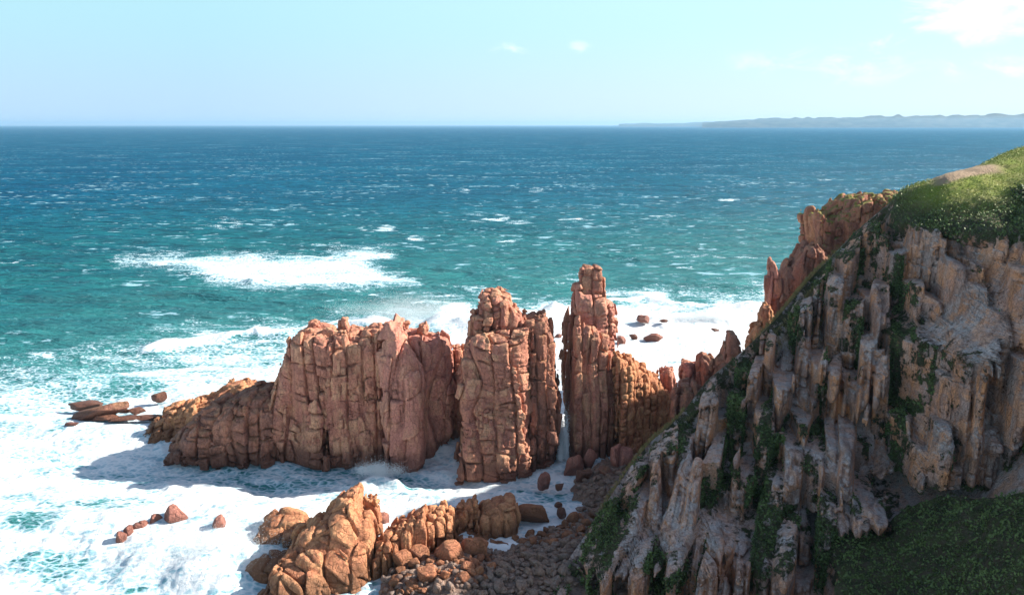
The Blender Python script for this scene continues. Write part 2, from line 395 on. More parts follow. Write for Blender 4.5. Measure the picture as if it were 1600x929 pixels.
# ------------------------------------------------------------------ water
def ocean_arrays():
    ph = np.radians(np.concatenate([np.linspace(-88, -41, 70)[:-1], np.linspace(-41, 36, 1150), np.linspace(36, 88, 80)[1:]]))
    u = np.linspace(0, 1, 900)
    th = np.radians(46)*(1-u)**1.35+np.radians(.055)*u
    r = CAMH/np.tan(th)
    RR, PH = np.meshgrid(r, ph, indexing='ij')
    x = (RR*np.sin(PH)); y = (RR*np.cos(PH))
    dr = np.gradient(r)[:, None]*np.ones_like(x)
    px, py = to_px(x, y, np.zeros_like(x))
    z = np.zeros_like(x)
    xw = x+14*vnoise(x/70, y/70, 0*x, 5)+3*vnoise(x/17, y/17, 0*x, 6); yw = y+12*vnoise(x/60+7, y/60, 0*x, 7)+2.6*vnoise(x/14, y/14, 0*x, 8)
    crest = np.zeros_like(x)
    for lam, amp, ang in ((46, 1.05, 8), (31, .75, -14), (19, .50, 20), (12, .34, -28), (7.3, .17, 12), (4.4, .10, -35)):
        a = R(ang); k = 2*math.pi/lam
        s = np.sin(k*(xw*math.sin(a)+yw*math.cos(a))+lam)
        wv = 1-2*np.sqrt(np.abs((1-s)/2)*.98+.004)          # peaked crests, broad troughs
        fd = np.clip(1.4-dr*3.0/lam, 0, 1)
        g = .45+.55*vnoise(x/(lam*2.3), y/(lam*1.6), 0*x, int(lam))
        z += -amp*wv*fd*g*-1*1.0
        crest += wv*amp*g*fd
    # coverage of white water
    bx = [-400, 0, 150, 300, 430, 540, 650, 850, 1000, 1180, 1600, 2200]
    by = [640, 585, 550, 517, 505, 492, 478, 466, 458, 446, 440, 440]
    bd = np.interp(px, bx, by)
    wob = 16*vnoise(x/14, y/22, 0*x, 31)+10*vnoise(x/5, y/9, 0*x, 32)
    sdist = py+wob-bd                                        # >0 towards the shore
    cov = np.interp(sdist, [-75, -30, 0, 30, 80, 150], [.0, .12, .38, .60, .78, .86])+.10*(sdist > 0)*np.minimum(np.abs(sdist)/40, 1)*vnoise(x/9, y/9, 0*x, 73)
    turq = np.interp(sdist, [-260, -120, -20, 40, 130], [0, .18, .55, .95, 1])
    right = sstep(520, 760, px)*sstep(-12, 25, sdist)
    cov = np.maximum(cov, right*.93)
    # windblown foam raft
    raft = [(185, 407), (300, 402), (400, 402), (500, 400), (565, 389), (612, 397), (572, 410), (600, 425), (655, 440), (570, 447), (500, 446), (400, 443), (330, 432), (300, 417)]
    rd = polydist(raft, px+6*vnoise(x/9, y/15, 0*x, 33), py+3*vnoise(x/9, y/15, 0*x, 34))
    cov = np.maximum(cov, np.interp(rd, [-12, -5, 0, 9, 26], [.76, .68, .55, .34, .0]))
    wisp = vnoise(x/7, y/3.5, 0*x, 71)+.6*vnoise(x/2.6, y/1.6, 0*x, 72)
    def blobc(cx, cy, rx, ry, v, sub=False):
        nonlocal cov
        q = ((px-cx)/rx)**2+((py-cy)/ry)**2
        wq = sstep(1.3, .2, q)
        cov = cov*(1-wq)+v*wq if sub else np.maximum(cov, min(v, .60)*wq*(.66+.75*wisp))
    for b in ((240, 392, 60, 9, .45), (350, 348, 40, 10, .5), (355, 357, 25, 5, .72), (590, 356, 45, 8, .55), (655, 371, 30, 5, .78), (810, 346, 30, 5, .82),
              (890, 343, 34, 5, .72), (755, 340, 50, 9, .5), (840, 297, 18, 5, .8), (725, 296, 20, 3, .75), (1140, 312, 26, 4, .85), (1285, 281, 20, 3, .9), (800, 378, 40, 7, .5),
              (1035, 338, 30, 5, .5), (900, 434, 30, 5, .6), (585, 459, 16, 5, .75), (575, 425, 70, 12, .35),
              (300, 530, 80, 22, .72), (420, 517, 60, 10, .9), (60, 555, 70, 10, .5), (1190, 443, 22, 5, .95)): blobc(*b)
    for b in ((50, 818, 55, 20, .58), (180, 790, 70, 16, .55), (150, 640, 30, 20, .5), (215, 605, 60, 14, .58), (90, 570, 130, 16, .42), (345, 575, 90, 14, .64), (1085, 478, 80, 13, .66), (1165, 462, 50, 8, .5),
              (1085, 462, 50, 7, .42), (470, 825, 30, 14, .75), (240, 565, 90, 10, .5), (360, 880, 120, 40, .80), (90, 875, 80, 25, .7), (450, 736, 190, 26, .62), (210, 738, 110, 12, .70), (620, 745, 90, 16, .62), (800, 762, 60, 8, .7), (860, 775, 70, 20, .66)):  # patches along the stack feet thin the foam, painting their water shadow bluer
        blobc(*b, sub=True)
    # whitecaps riding the crests
    cap = sstep(.15, .75, crest/1.1*-1)*0
    g1 = vnoise(x/60, y/38, 0*x, 41); g2 = vnoise(x/11, y/4.2, 0*x, 42)
    cap = sstep(.30, .62, g2)*sstep(.05, .5, g1+.35*g2)*np.clip(1.5-dr/3., 0, 1)
    cov = np.maximum(cov, cap*(.42+.3*vnoise(x/4, y/2, 0*x, 77)))
    # breakers: long ridges of white water
    def ridge(pts, hgt, wid, c):
        nonlocal z, cov
        P = [gnd(a, b)[:2] for a, b in pts]
        best = np.full(x.shape, 1e9)
        for a, b in zip(P[:-1], P[1:]):
            e = b-a; t = np.clip(((x-a[0])*e[0]+(y-a[1])*e[1])/(e@e), 0, 1)
            best = np.minimum(best, np.hypot(x-a[0]-e[0]*t, y-a[1]-e[1]*t))
        best = best+.6*wid*vnoise(x/5, y/5, 0*x, 55)
        k = np.exp(-(best/wid)**2)*(.55+.45*vnoise(x/6, y/6, 0*x, 56))
        z += hgt*np.maximum(k, 0); cov = np.maximum(cov, c*np.exp(-(best/(wid*1.2))**2))
    ridge([(235, 545), (330, 532), (400, 522), (440, 528)], 1.6, 2.6, .95)
    ridge([(400, 520), (470, 512), (540, 500)], 1.2, 2.4, .95)
    ridge([(560, 505), (640, 500), (760, 505), (860, 490)], 3.4, 6.0, .99)
    ridge([(1040, 500), (1100, 492), (1200, 478)], 1.6, 3, .97)
    ridge([(930, 470), (1010, 462), (1090, 478)], 1.3, 2.5, .97)
    ridge([(300, 424), (380, 437), (480, 441), (570, 443), (640, 438)], 1.5, 2.6, .62)
    ridge([(250, 404), (380, 402), (500, 400), (600, 396)], 1.0, 3.0, .5)
    ridge([(560, 757), (590, 748), (620, 752)], 1.7, 1.3, 1.0)
    ridge([(250, 860), (330, 850), (385, 870)], 2.2, 3.0, .95)
    ridge([(300, 895), (350, 905), (380, 900)], 1.8, 2.5, .93)
    # churned relief of the foam
    ch = cov*np.clip(1.3-dr/1.2, 0, 1)
    z += ch*.55*np.maximum(0, 1-np.abs(vnoise((x+.5*y)/9, (y-.2*x)/5, 0*x, 66))*2.2)*(.5+.5*vnoise(x/16, y/16, 0*x, 67))
    z += ch*(.42*fbm(x/3.2, y/3.2, 0*x, 4, 61)+.25*np.abs(vnoise(x/1.5, y/1.5, 0*x, 65)))
    # calm the swell near the shore
    V = np.stack([x, y, z], -1).reshape(-1, 3)
    nr, nc = x.shape; idx = np.arange(nr*nc).reshape(nr, nc)
    Q = np.stack([idx[:-1, :-1], idx[:-1, 1:], idx[1:, 1:], idx[1:, :-1]], -1).reshape(-1, 4)
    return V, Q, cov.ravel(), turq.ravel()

def make_ocean():
    # open-sea colour zones: far water deep, nearer water over sand greener
    m, t = new_mat('sea_water')
    geo = t.node('ShaderNodeNewGeometry'); pos = geo.outputs['Position']
    ps = t.node('ShaderNodeSeparateXYZ'); t.put(ps.inputs[0], pos)
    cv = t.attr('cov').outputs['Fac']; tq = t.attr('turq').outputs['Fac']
    s1 = t.mapping(pos, (.62, 1.0, 1.0))
    fa = t.noise(s1, .55, 10, .72, 1.2); fb = t.noise(s1, .11, 8, .68, 1.6)
    vo = t.voro(t.mapping(pos, (.7, 1, 1)), 1.1, 'DISTANCE_TO_EDGE').outputs['Distance']
    lace = t.ramp(vo, .0, .22, .14, -.06)
    nn = t.math('ADD', t.math('MULTIPLY', t.math('SUBTRACT', fa, .5), 1.25), t.math('MULTIPLY', t.math('SUBTRACT', fb, .5), 1.0))
    nn = t.math('ADD', nn, lace)
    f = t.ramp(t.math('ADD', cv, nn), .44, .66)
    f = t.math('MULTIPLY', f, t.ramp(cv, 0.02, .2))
    # small far whitecaps
    fc = t.noise(t.mapping(pos, (.14, .27, 1)), 1.0, 5, .6, .4); fg = t.noise(t.mapping(pos, (.011, .02, 1)), 1.0, 3, .6)
    caps = t.ramp(t.math('ADD', fc, t.math('MULTIPLY', t.math('SUBTRACT', fg, .5), .5)), .62, .70)
    fc2 = t.noise(t.mapping(pos, (.038, .07, 1)), 1.0, 6, .68, .5)
    caps = t.math('MAXIMUM', caps, t.math('MULTIPLY', t.ramp(fc2, .64, .74), .85))
    f = t.math('MAXIMUM', f, t.math('MULTIPLY', caps, t.ramp(cv, .5, .2)))
    patch = t.noise(t.mapping(pos, (.006, .014, 1)), 1.0, 4, .6, .6)
    deep = t.mix(t.ramp(patch, .38, .64), (.001, .078, .168), (.002, .115, .215))
    green = t.mix(t.ramp(t.noise(t.mapping(pos, (.03, .06, 1)), 1, 4, .6), .35, .65), (.001, .105, .150), (.006, .155, .175))
    dist = ps.outputs[1]
    dz = t.ramp(dist, 230, 620, 1.0, 0.0)
    wc = t.mix(dz, deep, green)
    wvc = t.noise(t.mapping(pos, (.09, .26, 1)), 1.0, 7, .68, .6)  # shaded and bright wave facets, put into the water colour below
    wc = t.mix(t.ramp(wvc, .38, .58, .78, 0), wc, (.001, .028, .062))
    wc = t.mix(t.ramp(t.noise(t.mapping(pos, (.3, .75, 1)), 1.0, 5, .65, .5), .52, .70, 0, .5), wc, (.02, .20, .21))
    wc = t.mix(t.math('MULTIPLY', tq, .75), wc, (.07, .30, .30))
    wv = t.noise(t.mapping(pos, (.35, .8, 1)), 1.0, 6, .65, .3)
    p = t.node('ShaderNodeBsdfDiffuse'); t.put(p.inputs['Color'], wc)
    gl = t.node('ShaderNodeBsdfGlossy'); gl.inputs['Roughness'].default_value = .25
    fr = t.node('ShaderNodeFresnel'); fr.inputs[0].default_value = 1.33
    wm = t.node('ShaderNodeMixShader'); t.put(wm.inputs[0], t.math('MINIMUM', fr.outputs[0], .05))
    t.l.new(p.outputs[0], wm.inputs[1]); t.l.new(gl.outputs[0], wm.inputs[2])
    b1 = t.node('ShaderNodeBump'); b1.inputs['Distance'].default_value = 2.2; b1.inputs['Strength'].default_value = .9
    t.put(b1.inputs['Height'], t.math('ADD', wv, t.math('MULTIPLY', t.noise(t.mapping(pos, (.05, .14, 1)), 1, 4, .6), 3.0)))
    t.l.new(b1.outputs[0], p.inputs['Normal']); t.l.new(b1.outputs[0], gl.inputs['Normal']); t.l.new(b1.outputs[0], fr.inputs['Normal'])
    q = t.node('ShaderNodeBsdfPrincipled'); q.inputs['Roughness'].default_value = .9; q.inputs['Specular IOR Level'].default_value = .1
    thin = t.ramp(t.math('ADD', cv, t.math('MULTIPLY', nn, 1.25)), .50, 1.05)
    t.put(q.inputs['Base Color'], t.mix(thin, (.26, .46, .55), (.74, .77, .79)))
    b2 = t.node('ShaderNodeBump'); b2.inputs['Distance'].default_value = .35; b2.inputs['Strength'].default_value = .8
    t.put(b2.inputs['Height'], t.noise(pos, .9, 9, .7, .6)); t.l.new(b2.outputs[0], q.inputs['Normal'])
    ms = t.node('ShaderNodeMixShader'); t.put(ms.inputs[0], f); t.l.new(wm.outputs[0], ms.inputs[1]); t.l.new(q.outputs[0], ms.inputs[2])
    o = t.node('ShaderNodeOutputMaterial'); t.l.new(ms.outputs[0], o.inputs[0])
    me = bpy.data.meshes.new('water'); me.materials.append(m)
    OC.append((me, POOL.submit(ocean_arrays)))
    return tag(link('water', me), kind='structure')
OC = []
make_ocean()

# ------------------------------------------------------------------ distant land
def far_land(name, prof, Y, depth, mat):
    """prof: list of (px, py top); land rises from the sea at distance Y"""
    pxs = np.linspace(prof[0][0], prof[-1][0], 260)
    tops = np.interp(pxs, [p[0] for p in prof], [p[1] for p in prof])
    tops = tops+.15*vnoise(pxs/22., 0*pxs, 0*pxs, int(Y) % 97)+.2*vnoise(pxs/6., 0*pxs, 0*pxs, 3)
    rows = []
    for fr, fz in ((0, -2), (.02, .25), (.06, .55), (.25, .8), (.6, 1.0), (1.0, .9), (1.6, -2)):
        y = Y+depth*fr; u = (pxs-800)/FPX
        zt = np.array([max(at(a, b, Y+depth*.6)[2], 1.0) for a, b in zip(pxs, tops)])
        z = np.where(fz < 0, -3, zt*fz*(1+.12*vnoise(pxs/9.+fr*40, 0*pxs, 0*pxs, 8)))
        rows.append(np.stack([u*y*1.02, np.full_like(u, y), z], 1))
    V = np.concatenate(rows); n = len(pxs); k = len(rows); idx = np.arange(n*k).reshape(k, n)
    Q = np.stack([idx[:-1, :-1], idx[:-1, 1:], idx[1:, 1:], idx[1:, :-1]], -1).reshape(-1, 4)
    return tag(link(name, mesh_from(name, V, Q, mat)), kind='structure')
mL, tL = new_mat('far_coast')
gp = tL.node('ShaderNodeNewGeometry').outputs['Position']
finish(mL, tL, tL.mix(tL.ramp(tL.noise(tL.mapping(gp, (.004, .004, .02)), 1, 5, .6), .4, .6), (.02, .035, .03), (.07, .075, .06)), .9)
far_land('hills', [(1085, 192), (1110, 189), (1150, 186.5), (1250, 184), (1330, 183), (1375, 180.5), (1420, 181.5), (1500, 181), (1600, 178.5), (1800, 177), (2000, 188)], 14000, 3000, mL)
far_land('hills', [(960, 193.3), (1060, 192), (1200, 185), (1340, 182), (1600, 177.5), (1900, 175), (2200, 190)], 22000, 4000, mL)

# ------------------------------------------------------------------ right-hand cliff (one continuous rock face with its green top)
def make_cliff():
    # columns: photo px, knots (py, Y) = skyline, break of slope, upper face, lower face, foot, bottom
    cols = [
        (850, [(955, 74), (960, 73.7), (970, 73), (985, 71.5), (1005, 69), (1060, 64)]),
        (880, [(885, 80), (890, 79.5), (905, 77.5), (925, 74.5), (965, 69.5), (1060, 61)]),
        (930, [(812, 84), (822, 83), (850, 80.5), (890, 76.5), (940, 71), (1060, 60)]),
        (975, [(742, 90), (755, 88.5), (800, 84), (850, 79.5), (930, 72.5), (1060, 59)]),
        (1010, [(697, 93), (710, 91), (770, 86), (840, 80), (930, 72), (1060, 58)]),
        (1060, [(655, 95), (668, 93), (760, 86), (850, 79), (940, 70.5), (1060, 57.5)]),
        (1100, [(600, 98), (615, 95.5), (720, 88), (830, 79.5), (940, 70), (1060, 57)]),
        (1160, [(552, 101), (570, 98.5), (690, 90), (820, 80), (930, 70.5), (1060, 56)]),
        (1215, [(497, 104), (520, 100.5), (660, 91), (800, 80.5), (920, 71), (1060, 55)]),
        (1270, [(432, 108), (460, 103), (620, 93), (780, 81.5), (900, 72), (1060, 54)]),
        (1340, [(362, 108), (395, 105), (570, 93.5), (750, 83), (860, 74), (1060, 53)]),
        (1410, [(302, 107), (350, 101), (540, 92.5), (720, 84), (800, 78), (1060, 55)]),
        (1480, [(272, 105), (365, 94), (540, 89), (700, 81.5), (790, 76), (1060, 52)]),
        (1540, [(258, 107), (375, 89), (540, 84), (690, 77.5), (790, 71), (1060, 49)]),
        (1600, [(236, 111), (372, 86), (530, 79.5), (690, 73.5), (780, 67), (1060, 46)]),
        (1700, [(205, 116), (360, 80), (520, 72), (690, 66), (780, 60), (1060, 41)]),
        (1950, [(165, 116), (330, 68), (520, 58), (690, 52), (790, 47), (1060, 33)]),
    ]
    N = 1300; M = 820
    cp = np.array([c[0] for c in cols], float)
    pxs = np.concatenate([np.linspace(850, 1620, N-120), np.linspace(1620, 1950, 121)[1:]])
    K = np.array([[at(c[0], py, Y) for py, Y in c[1]] for c in cols])     # (cols, 6, 3)
    # smooth interpolation across columns
    Kp = np.stack([[np.interp(pxs, cp, K[:, k, a]) for a in range(3)] for k in range(6)], 0)   # (6,3,N)
    Kp = np.transpose(Kp, (2, 0, 1))
    ker = np.hanning(61); ker /= ker.sum()
    for k in range(6):
        for a in range(3):
            p = np.pad(Kp[:, k, a], 30, mode='reflect', reflect_type='odd'); Kp[:, k, a] = np.convolve(p, ker, 'valid')
    # back side: behind the skyline the land runs down to the sea on the far side
    s0 = Kp[:, 0]
    wide = np.interp(pxs, [850, 1100, 1400, 1600, 1950], [2.5, 3.0, 5, 16, 30])[:, None]
    b1 = s0+np.array([.35, .9, -.06])*wide; b2 = s0+np.array([1.2, 2.6, 0])*wide; b2[:, 2] = s0[:, 2]*.55-1
    b3 = s0+np.array([1.9, 3.8, 0])*wide; b3[:, 2] = -3
    rows = np.stack([b3, b2, b1]+[Kp[:, k] for k in range(6)], 1)        # (N, 9, 3)
    kv = np.array([0, .05, .08, .11, .20, .46, .72, .86, 1.0])
    v = np.concatenate([np.linspace(0, .11, 70)[:-1], np.linspace(.11, 1, M-69)])
    P = np.stack([[np.interp(v, kv, rows[i, :, a]) for a in range(3)] for i in range(len(pxs))])   # (N,3,M)
    P = np.transpose(P, (0, 2, 1))
    kk = np.hanning(17); kk /= kk.sum()
    for a in range(3):
        q = np.pad(P[:, :, a], ((0, 0), (8, 8)), mode='edge')
        P[:, 8:-8, a] = sum(kk[i]*q[:, i:i+M] for i in range(17))[:, 8:-8]
    du = np.gradient(P, axis=0); dv = np.gradient(P, axis=1)
    nrm = np.cross(dv, du); nrm /= np.linalg.norm(nrm, axis=2, keepdims=True)+1e-9
    if nrm[:, M//2, 1].mean() > 0: nrm = -nrm
    x, y, z = [P[:, :, a].astype(np.float32) for a in range(3)]
    PX = pxs[:, None]*np.ones((1, M)); _, PY = to_px(x, y, z)
    # great ribs and gullies
    rib = 1.5*fbm(x/5.2, y/5.2, z/30., 2, 201)+.9*vnoise(x/2.3, y/2.3, z/17., 203)
    def gully(cx, top, bot, wd, dp, sl=0.0):
        c = cx+sl*(PY-top); g = np.exp(-((PX-c)/wd)**2)*sstep(top-15, top+40, PY)*sstep(bot+60, bot-30, PY)
        return -dp*g
    rib = rib+gully(1385, 400, 800, 15, 5.0, .0)+gully(1310, 470, 680, 9, 3.0, .01)+gully(1455, 560, 760, 8, 1.8)+gully(1245, 640, 900, 10, 2.0)
    rib = rib+gully(1180, 560, 860, 8, 2.0, .02)+gully(1130, 700, 929, 9, 2.0, .02)+gully(1560, 400, 560, 7, 1.5)+gully(1490, 400, 560, 7, 1.3)+gully(1035, 720, 900, 10, 1.6)
    for cx, tp, bt, wd, dp in ((1350, 440, 820, 17, 1.8), (1290, 540, 760, 13, 1.5), (1475, 360, 520, 22, 1.4), (1590, 370, 560, 30, 2.2), (1535, 540, 760, 16, 1.5), (1090, 640, 830, 34, 1.6), (1025, 780, 929, 26, 1.8), (1440, 560, 700, 20, 1.2)):
        rib = rib-gully(cx, tp, bt, wd, dp)
    steep = 1-sstep(.72, .92, np.abs(nrm[:, :, 2]))
    # vegetation
    vn = fbm(x/4., y/4., z/6., 4, 401); vn2 = vnoise(x/1.6, y/1.6, z/3.0, 405)
    fc = np.linspace(0, 1, M)[None, :]*0+v[None, :]
    topz = sstep(.235, .17, fc)*sstep(1330, 1430, PX)                # green crown of the headland
    botg = sstep(790, 850, PY+28*vn)*sstep(1255, 1330, PX+25*vn)
    botg = np.maximum(botg, .95*sstep(.80, .87, fc+.03*vn)*sstep(1340, 1420, PX))
    slope2 = sstep(.16, .12, fc)*sstep(1000, 1040, PX)*.6
    veg = np.maximum.reduce([topz, botg, slope2])
    hollow = sstep(.15, -.9, rib)                                     # scrub takes hold in the gullies
    veg = np.maximum(veg, .30*hollow+.34*vn+.2*vn2+.08)
    veg = np.maximum(veg, .62*sstep(80, 20, np.abs(PX-1250)+np.abs(PY-500)*.8)*(.8+.5*vn))
    strip = .55*sstep(40, 12, np.abs(PX-(975+(740-PY)*.62+16)))*sstep(950, 900, PY)*sstep(600, 660, PY)
    veg = np.clip(np.maximum(veg, strip+.4*vn*(strip > .1)), 0, 1)
    topm = np.clip(sstep(.20, .13, fc)*sstep(1380, 1470, PX)*sstep(350, 300, PY+18*vn), 0, 1)
    pq = np.abs(PY-np.interp(PX, [1450, 1500, 1550, 1600], [285, 271, 262, 262]))
    path = sstep(9, 4, pq+2.5*vn)*sstep(1445, 1475, PX)*sstep(1580, 1545, PX)
    green = np.maximum(topz, botg)                                    # soil-covered parts; the rest is bare jointed rock
    edge = sstep(0, .10, fc)*.8+.2
    rel = .35*fbm(x/1.2, y/1.2, z/1.2, 4, 410)+.6*vnoise(x/2.6, y/2.6, z/2.6, 415)+.7*vnoise(x/6, y/6, z/6, 416)
    gs = sstep(.25, .75, green); disp = rel*edge*(1-.6*topm)*gs-(1-gs)*(2.8*sstep(.105, .19, fc)+1.2*(fc >= .105))
    V = P+nrm*disp[:, :, None]
    idx = np.arange(len(pxs)*M).reshape(len(pxs), M)
    Q = np.stack([idx[:-1, :-1], idx[:-1, 1:], idx[1:, 1:], idx[1:, :-1]], -1).reshape(-1, 4)
    me = mesh_from('cliff', V.reshape(-1, 3), Q, M_CLIFF, attrs={'veg': np.maximum(veg, green*.8).ravel(), 'top': topm.ravel(), 'path': path.ravel(), 'tone': np.full(veg.size, .5)})
    co = tag(link('cliff', me), kind='structure')
    # raster of the smooth face as depth y(x, z) for the jointed rock skin
    g = .25; X0, X1, Z0, Z1 = -2.0, 62.0, -2.0, 50.0
    sel = (fc*np.ones_like(x) >= .108) & ((fc < .875) | (PX < 1235))
    gi = np.round((x[sel]-X0)/g).astype(int); gj = np.round((z[sel]-Z0)/g).astype(int)
    nx_, nz_ = int((X1-X0)/g)+1, int((Z1-Z0)/g)+1
    ok = (gi >= 0) & (gi < nx_) & (gj >= 0) & (gj < nz_); gi = gi[ok]; gj = gj[ok]
    k = gi*nz_+gj; cnt = np.bincount(k, minlength=nx_*nz_).reshape(nx_, nz_).astype(float)
    def rast(a): return np.bincount(k, weights=a[sel][ok].astype(float), minlength=nx_*nz_).reshape(nx_, nz_)/np.maximum(cnt, 1)
    has = cnt > 0
    maps = [rast(a) for a in (y, rib, veg, green)]
    zz = np.arange(nz_)*g+Z0
    ztop = np.where(has.any(1), (has*zz[None, :]-99*(~has)).max(1), -9)
    has2 = has.copy()
    for it in range(260):
        if has2.all(): break
        new = [np.zeros_like(m_) for m_ in maps]; c = np.zeros_like(cnt)
        for dx, dz in ((1, 0), (-1, 0), (0, 1), (0, -1)):
            hh = np.roll(has2, (dx, dz), (0, 1)); c += hh
            for q in range(4): new[q] += np.roll(maps[q], (dx, dz), (0, 1))*hh
        fillm = (~has2) & (c > 0)
        for q in range(4): maps[q] = np.where(fillm, new[q]/np.maximum(c, 1), maps[q])
        has2 |= fillm
    kr = np.hanning(9); kr /= kr.sum()
    def smooth(m_):
        p_ = np.pad(m_, 4, mode='edge'); p_ = sum(kr[i]*p_[i:i+nx_] for i in range(9)); return sum(kr[i]*p_[:, i:i+nz_] for i in range(9))
    maps[0] = smooth(maps[0]); maps[1] = smooth(maps[1])
    def look(m_, a_, b_):
        u = np.clip((a_-X0)/g, 0, nx_-1.001); w2 = np.clip((b_-Z0)/g, 0, nz_-1.001)
        i = u.astype(int); j = w2.astype(int); fu = u-i; fw = w2-j
        return (m_[i, j]*(1-fu)*(1-fw)+m_[i+1, j]*fu*(1-fw)+m_[i, j+1]*(1-fu)*fw+m_[i+1, j+1]*fu*fw).astype(np.float32)
    h = .15; hm = bpy.data.meshes.new('rock_face'); hm.materials.append(M_CLIFF)
    ro = link('rock_face', hm, co)
    def chunk(xa, xb):
        xs = np.arange(xa, xb+h*1.5, h)[:int(round((xb-xa)/h))+1]; zs = np.arange(-1.0, 47.0, h); ts = np.arange(-6.4, 8.4, h)
        X2, Z2 = np.meshgrid(xs, zs, indexing='ij'); f0 = look(maps[0], X2, Z2); zt = np.interp(X2, np.arange(nx_)*g+X0, ztop)
        zcut = (Z2 < zt+1.0)
        F = np.full((len(xs), len(ts), len(zs)), 2.0, np.float32)
        I, K = np.nonzero(zcut); nt = len(ts)
        if len(I) == 0: return F, xs, ts, zs
        x = np.repeat(xs[I], nt).astype(np.float32); z = np.repeat(zs[K], nt).astype(np.float32); t = np.tile(ts, len(I)).astype(np.float32)
        yb = np.repeat(f0[I, K], nt); y = yb+t
        # stepped blocks: each joint block has its own upright front at the depth of the slope behind its middle
        xr = x*.93-y*.36; yr = (x*.36+y*.93)*.16
        tgt = t*0
        d = 0
        for cw, bh, sd_, q, ac, ck, cwd in ((1.75, 11.0, 301, .9, 1.5, 1.8, .24), (.9, 2.2, 331, 0, .75, 1.1, .16), (.5, 1.1, 361, 0, .2, .5, .12)):
            ep, ez, rc, rb, lz, fac = joints(xr, yr, z, cw, bh, sd_, .2, 0.0, 0.0)
            if q: tgt = tgt+q*(look(maps[0], x, z-lz)-yb)
            d = d+ac*(rc-.5)+ac*(.25 if cw > 2 else .5)*(rb-.5)+.45*fac*(cw < 2)+.12*fac*(cw > 2)
            st = sstep(-.5, .2, vnoise(xr/2.9, y/4., z/3.7, sd_+2))
            d = d-ck*np.exp(-(ep/cwd)**2)*(.35+.65*st)-ck*.85*np.exp(-(ez/(cwd*.8))**2)*st
        d = d+.09*fbm(x/.8, y/.8, z/.8, 3, 380)+.25*vnoise(x/2.3, y/4, z/6., 381)+np.repeat(look(maps[1], X2[I, K], Z2[I, K]), nt)*.9
        f = (t-np.clip(tgt, -4.6, 4.6)+np.clip(d, -3.0, 2.2))
        gr = np.repeat(look(maps[3], X2[I, K], Z2[I, K]), nt)
        f = -f*.75+7.0*sstep(.55, 1.0, gr)
        f = np.maximum(f, z+.55*np.maximum(t-.4, 0)-(np.repeat(zt[I, K], nt)+.25*vnoise(x/.9, y/.9, 0*x, 390)+.1))
        f = np.maximum(f, t-7.9)
        F[I, :, K] = f.reshape(len(I), nt)
        return F, xs, ts, zs
    def work():
        xa, xb = -1.0, 60.0; step = 6.1
        cuts = [xa+i*h*40 for i in range(int((xb-xa)/(h*40))+1)]
        parts = list(POOL2.map(lambda c: chunk(c, c+h*39), cuts))
        F = np.concatenate([p[0] for p in parts], 0); xs = np.concatenate([p[1] for p in parts]); ts, zs = parts[0][2], parts[0][3]
        F[0] = 1; F[-1] = 1; F[:, 0] = np.maximum(F[:, 0], .05)
        V, Q = surface_nets(F, (xs[0], ts[0], zs[0]), h)
        V[:, 1] = V[:, 1]+look(maps[0], V[:, 0], V[:, 2])
        Q = Q[:, ::1]
        vx, vy, vz = V[:, 0], V[:, 1], V[:, 2]; xr = vx*.93-vy*.36; yr = (vx*.36+vy*.93)*.16
        r1 = joints(xr, yr, vz, 1.75, 11.0, 301, .2, 0.0, 0.0); r2 = joints(xr, yr, vz, .9, 2.2, 331, .2, 0.0, 0.0)
        r3 = joints(xr, yr, vz, .5, 1.1, 361, .2, 0.0, 0.0)
        prot = np.clip(.5*r1[2]+.2*r1[3]+.3*r2[3], 0, 1)
        tone = np.clip(((.3*r1[3]+.45*r2[3]+.25*r3[3])-.5)*1.9+.5, 0, 1)
        vg = look(maps[2], vx, vz)+.16*vnoise(vx/1.2, vy/1.2, vz/1.6, 395)
        vg = np.maximum(vg, vg*.4+.56*sstep(.50, .30, prot)+.12*vnoise(vx/2, vy/2, vz/2, 396))
        z0 = np.zeros_like(tone)
        return V, Q, {'veg': np.clip(vg, 0, 1), 'top': z0, 'path': z0, 'tone': tone}
    fut = POOL.submit(work); JOBS.append((hm, fut))
    return V, nrm, np.maximum(veg*green, green*.8), topm, path, PX, PY, steep, fut
CV = make_cliff()

# ------------------------------------------------------------------ the sea stacks
def stack(name, px, py, label, cat='sea stack', group=None):
    g = gnd(px, py); return empty(name, (g[0], g[1], 0), label, cat, group)

wall = stack('sea_stack', 560, 700, 'broad terracotta sea stack of fused pillars with a leaning slab top, leftmost tall stack', group='granite sea stacks in the surf')
KA = dict(cw=2.8, bh=2.8, acol=.9, ablk=.6, crack=.6, rnd=.4, fine=.75, slope=.15, inset=.3)
sdf_rock('pillar', [(394, 712), (402, 680), (418, 650), (428, 602), (440, 580), (455, 545), (462, 522), (478, 508), (492, 503), (515, 508), (530, 515), (536, 560), (530, 610), (526, 660), (524, 712)], 121, 4.6, M_PIN, 11, wall, flare=.4, yaw=-.28, **KA)
sdf_rock('pillar', [(513, 712), (517, 680), (513, 640), (509, 590), (506, 540), (512, 522), (530, 514), (560, 517), (575, 510), (600, 508), (608, 530), (608, 600), (608, 712)], 118.6, 4.2, M_PIN, 23, wall, inset=.45, yaw=.15, flare=.2, cw=1.9, bh=3.6, acol=.9, ablk=.3, crack=.55, rnd=.3, fine=1.0, lean=.06)
sdf_rock('pillar', [(603, 712), (601, 640), (597, 560), (598, 522), (605, 506), (608, 492), (617, 490), (622, 500), (630, 500), (640, 520), (652, 543), (670, 573), (669, 620), (668, 712)], 117.6, 5.2, M_PIN2, 37, wall, inset=.45, flare=.28, facet=.5, cw=3.6, bh=5.2, acol=.5, ablk=.25, crack=.42, rnd=.3, fine=.5, slope=-.12, big=.6)
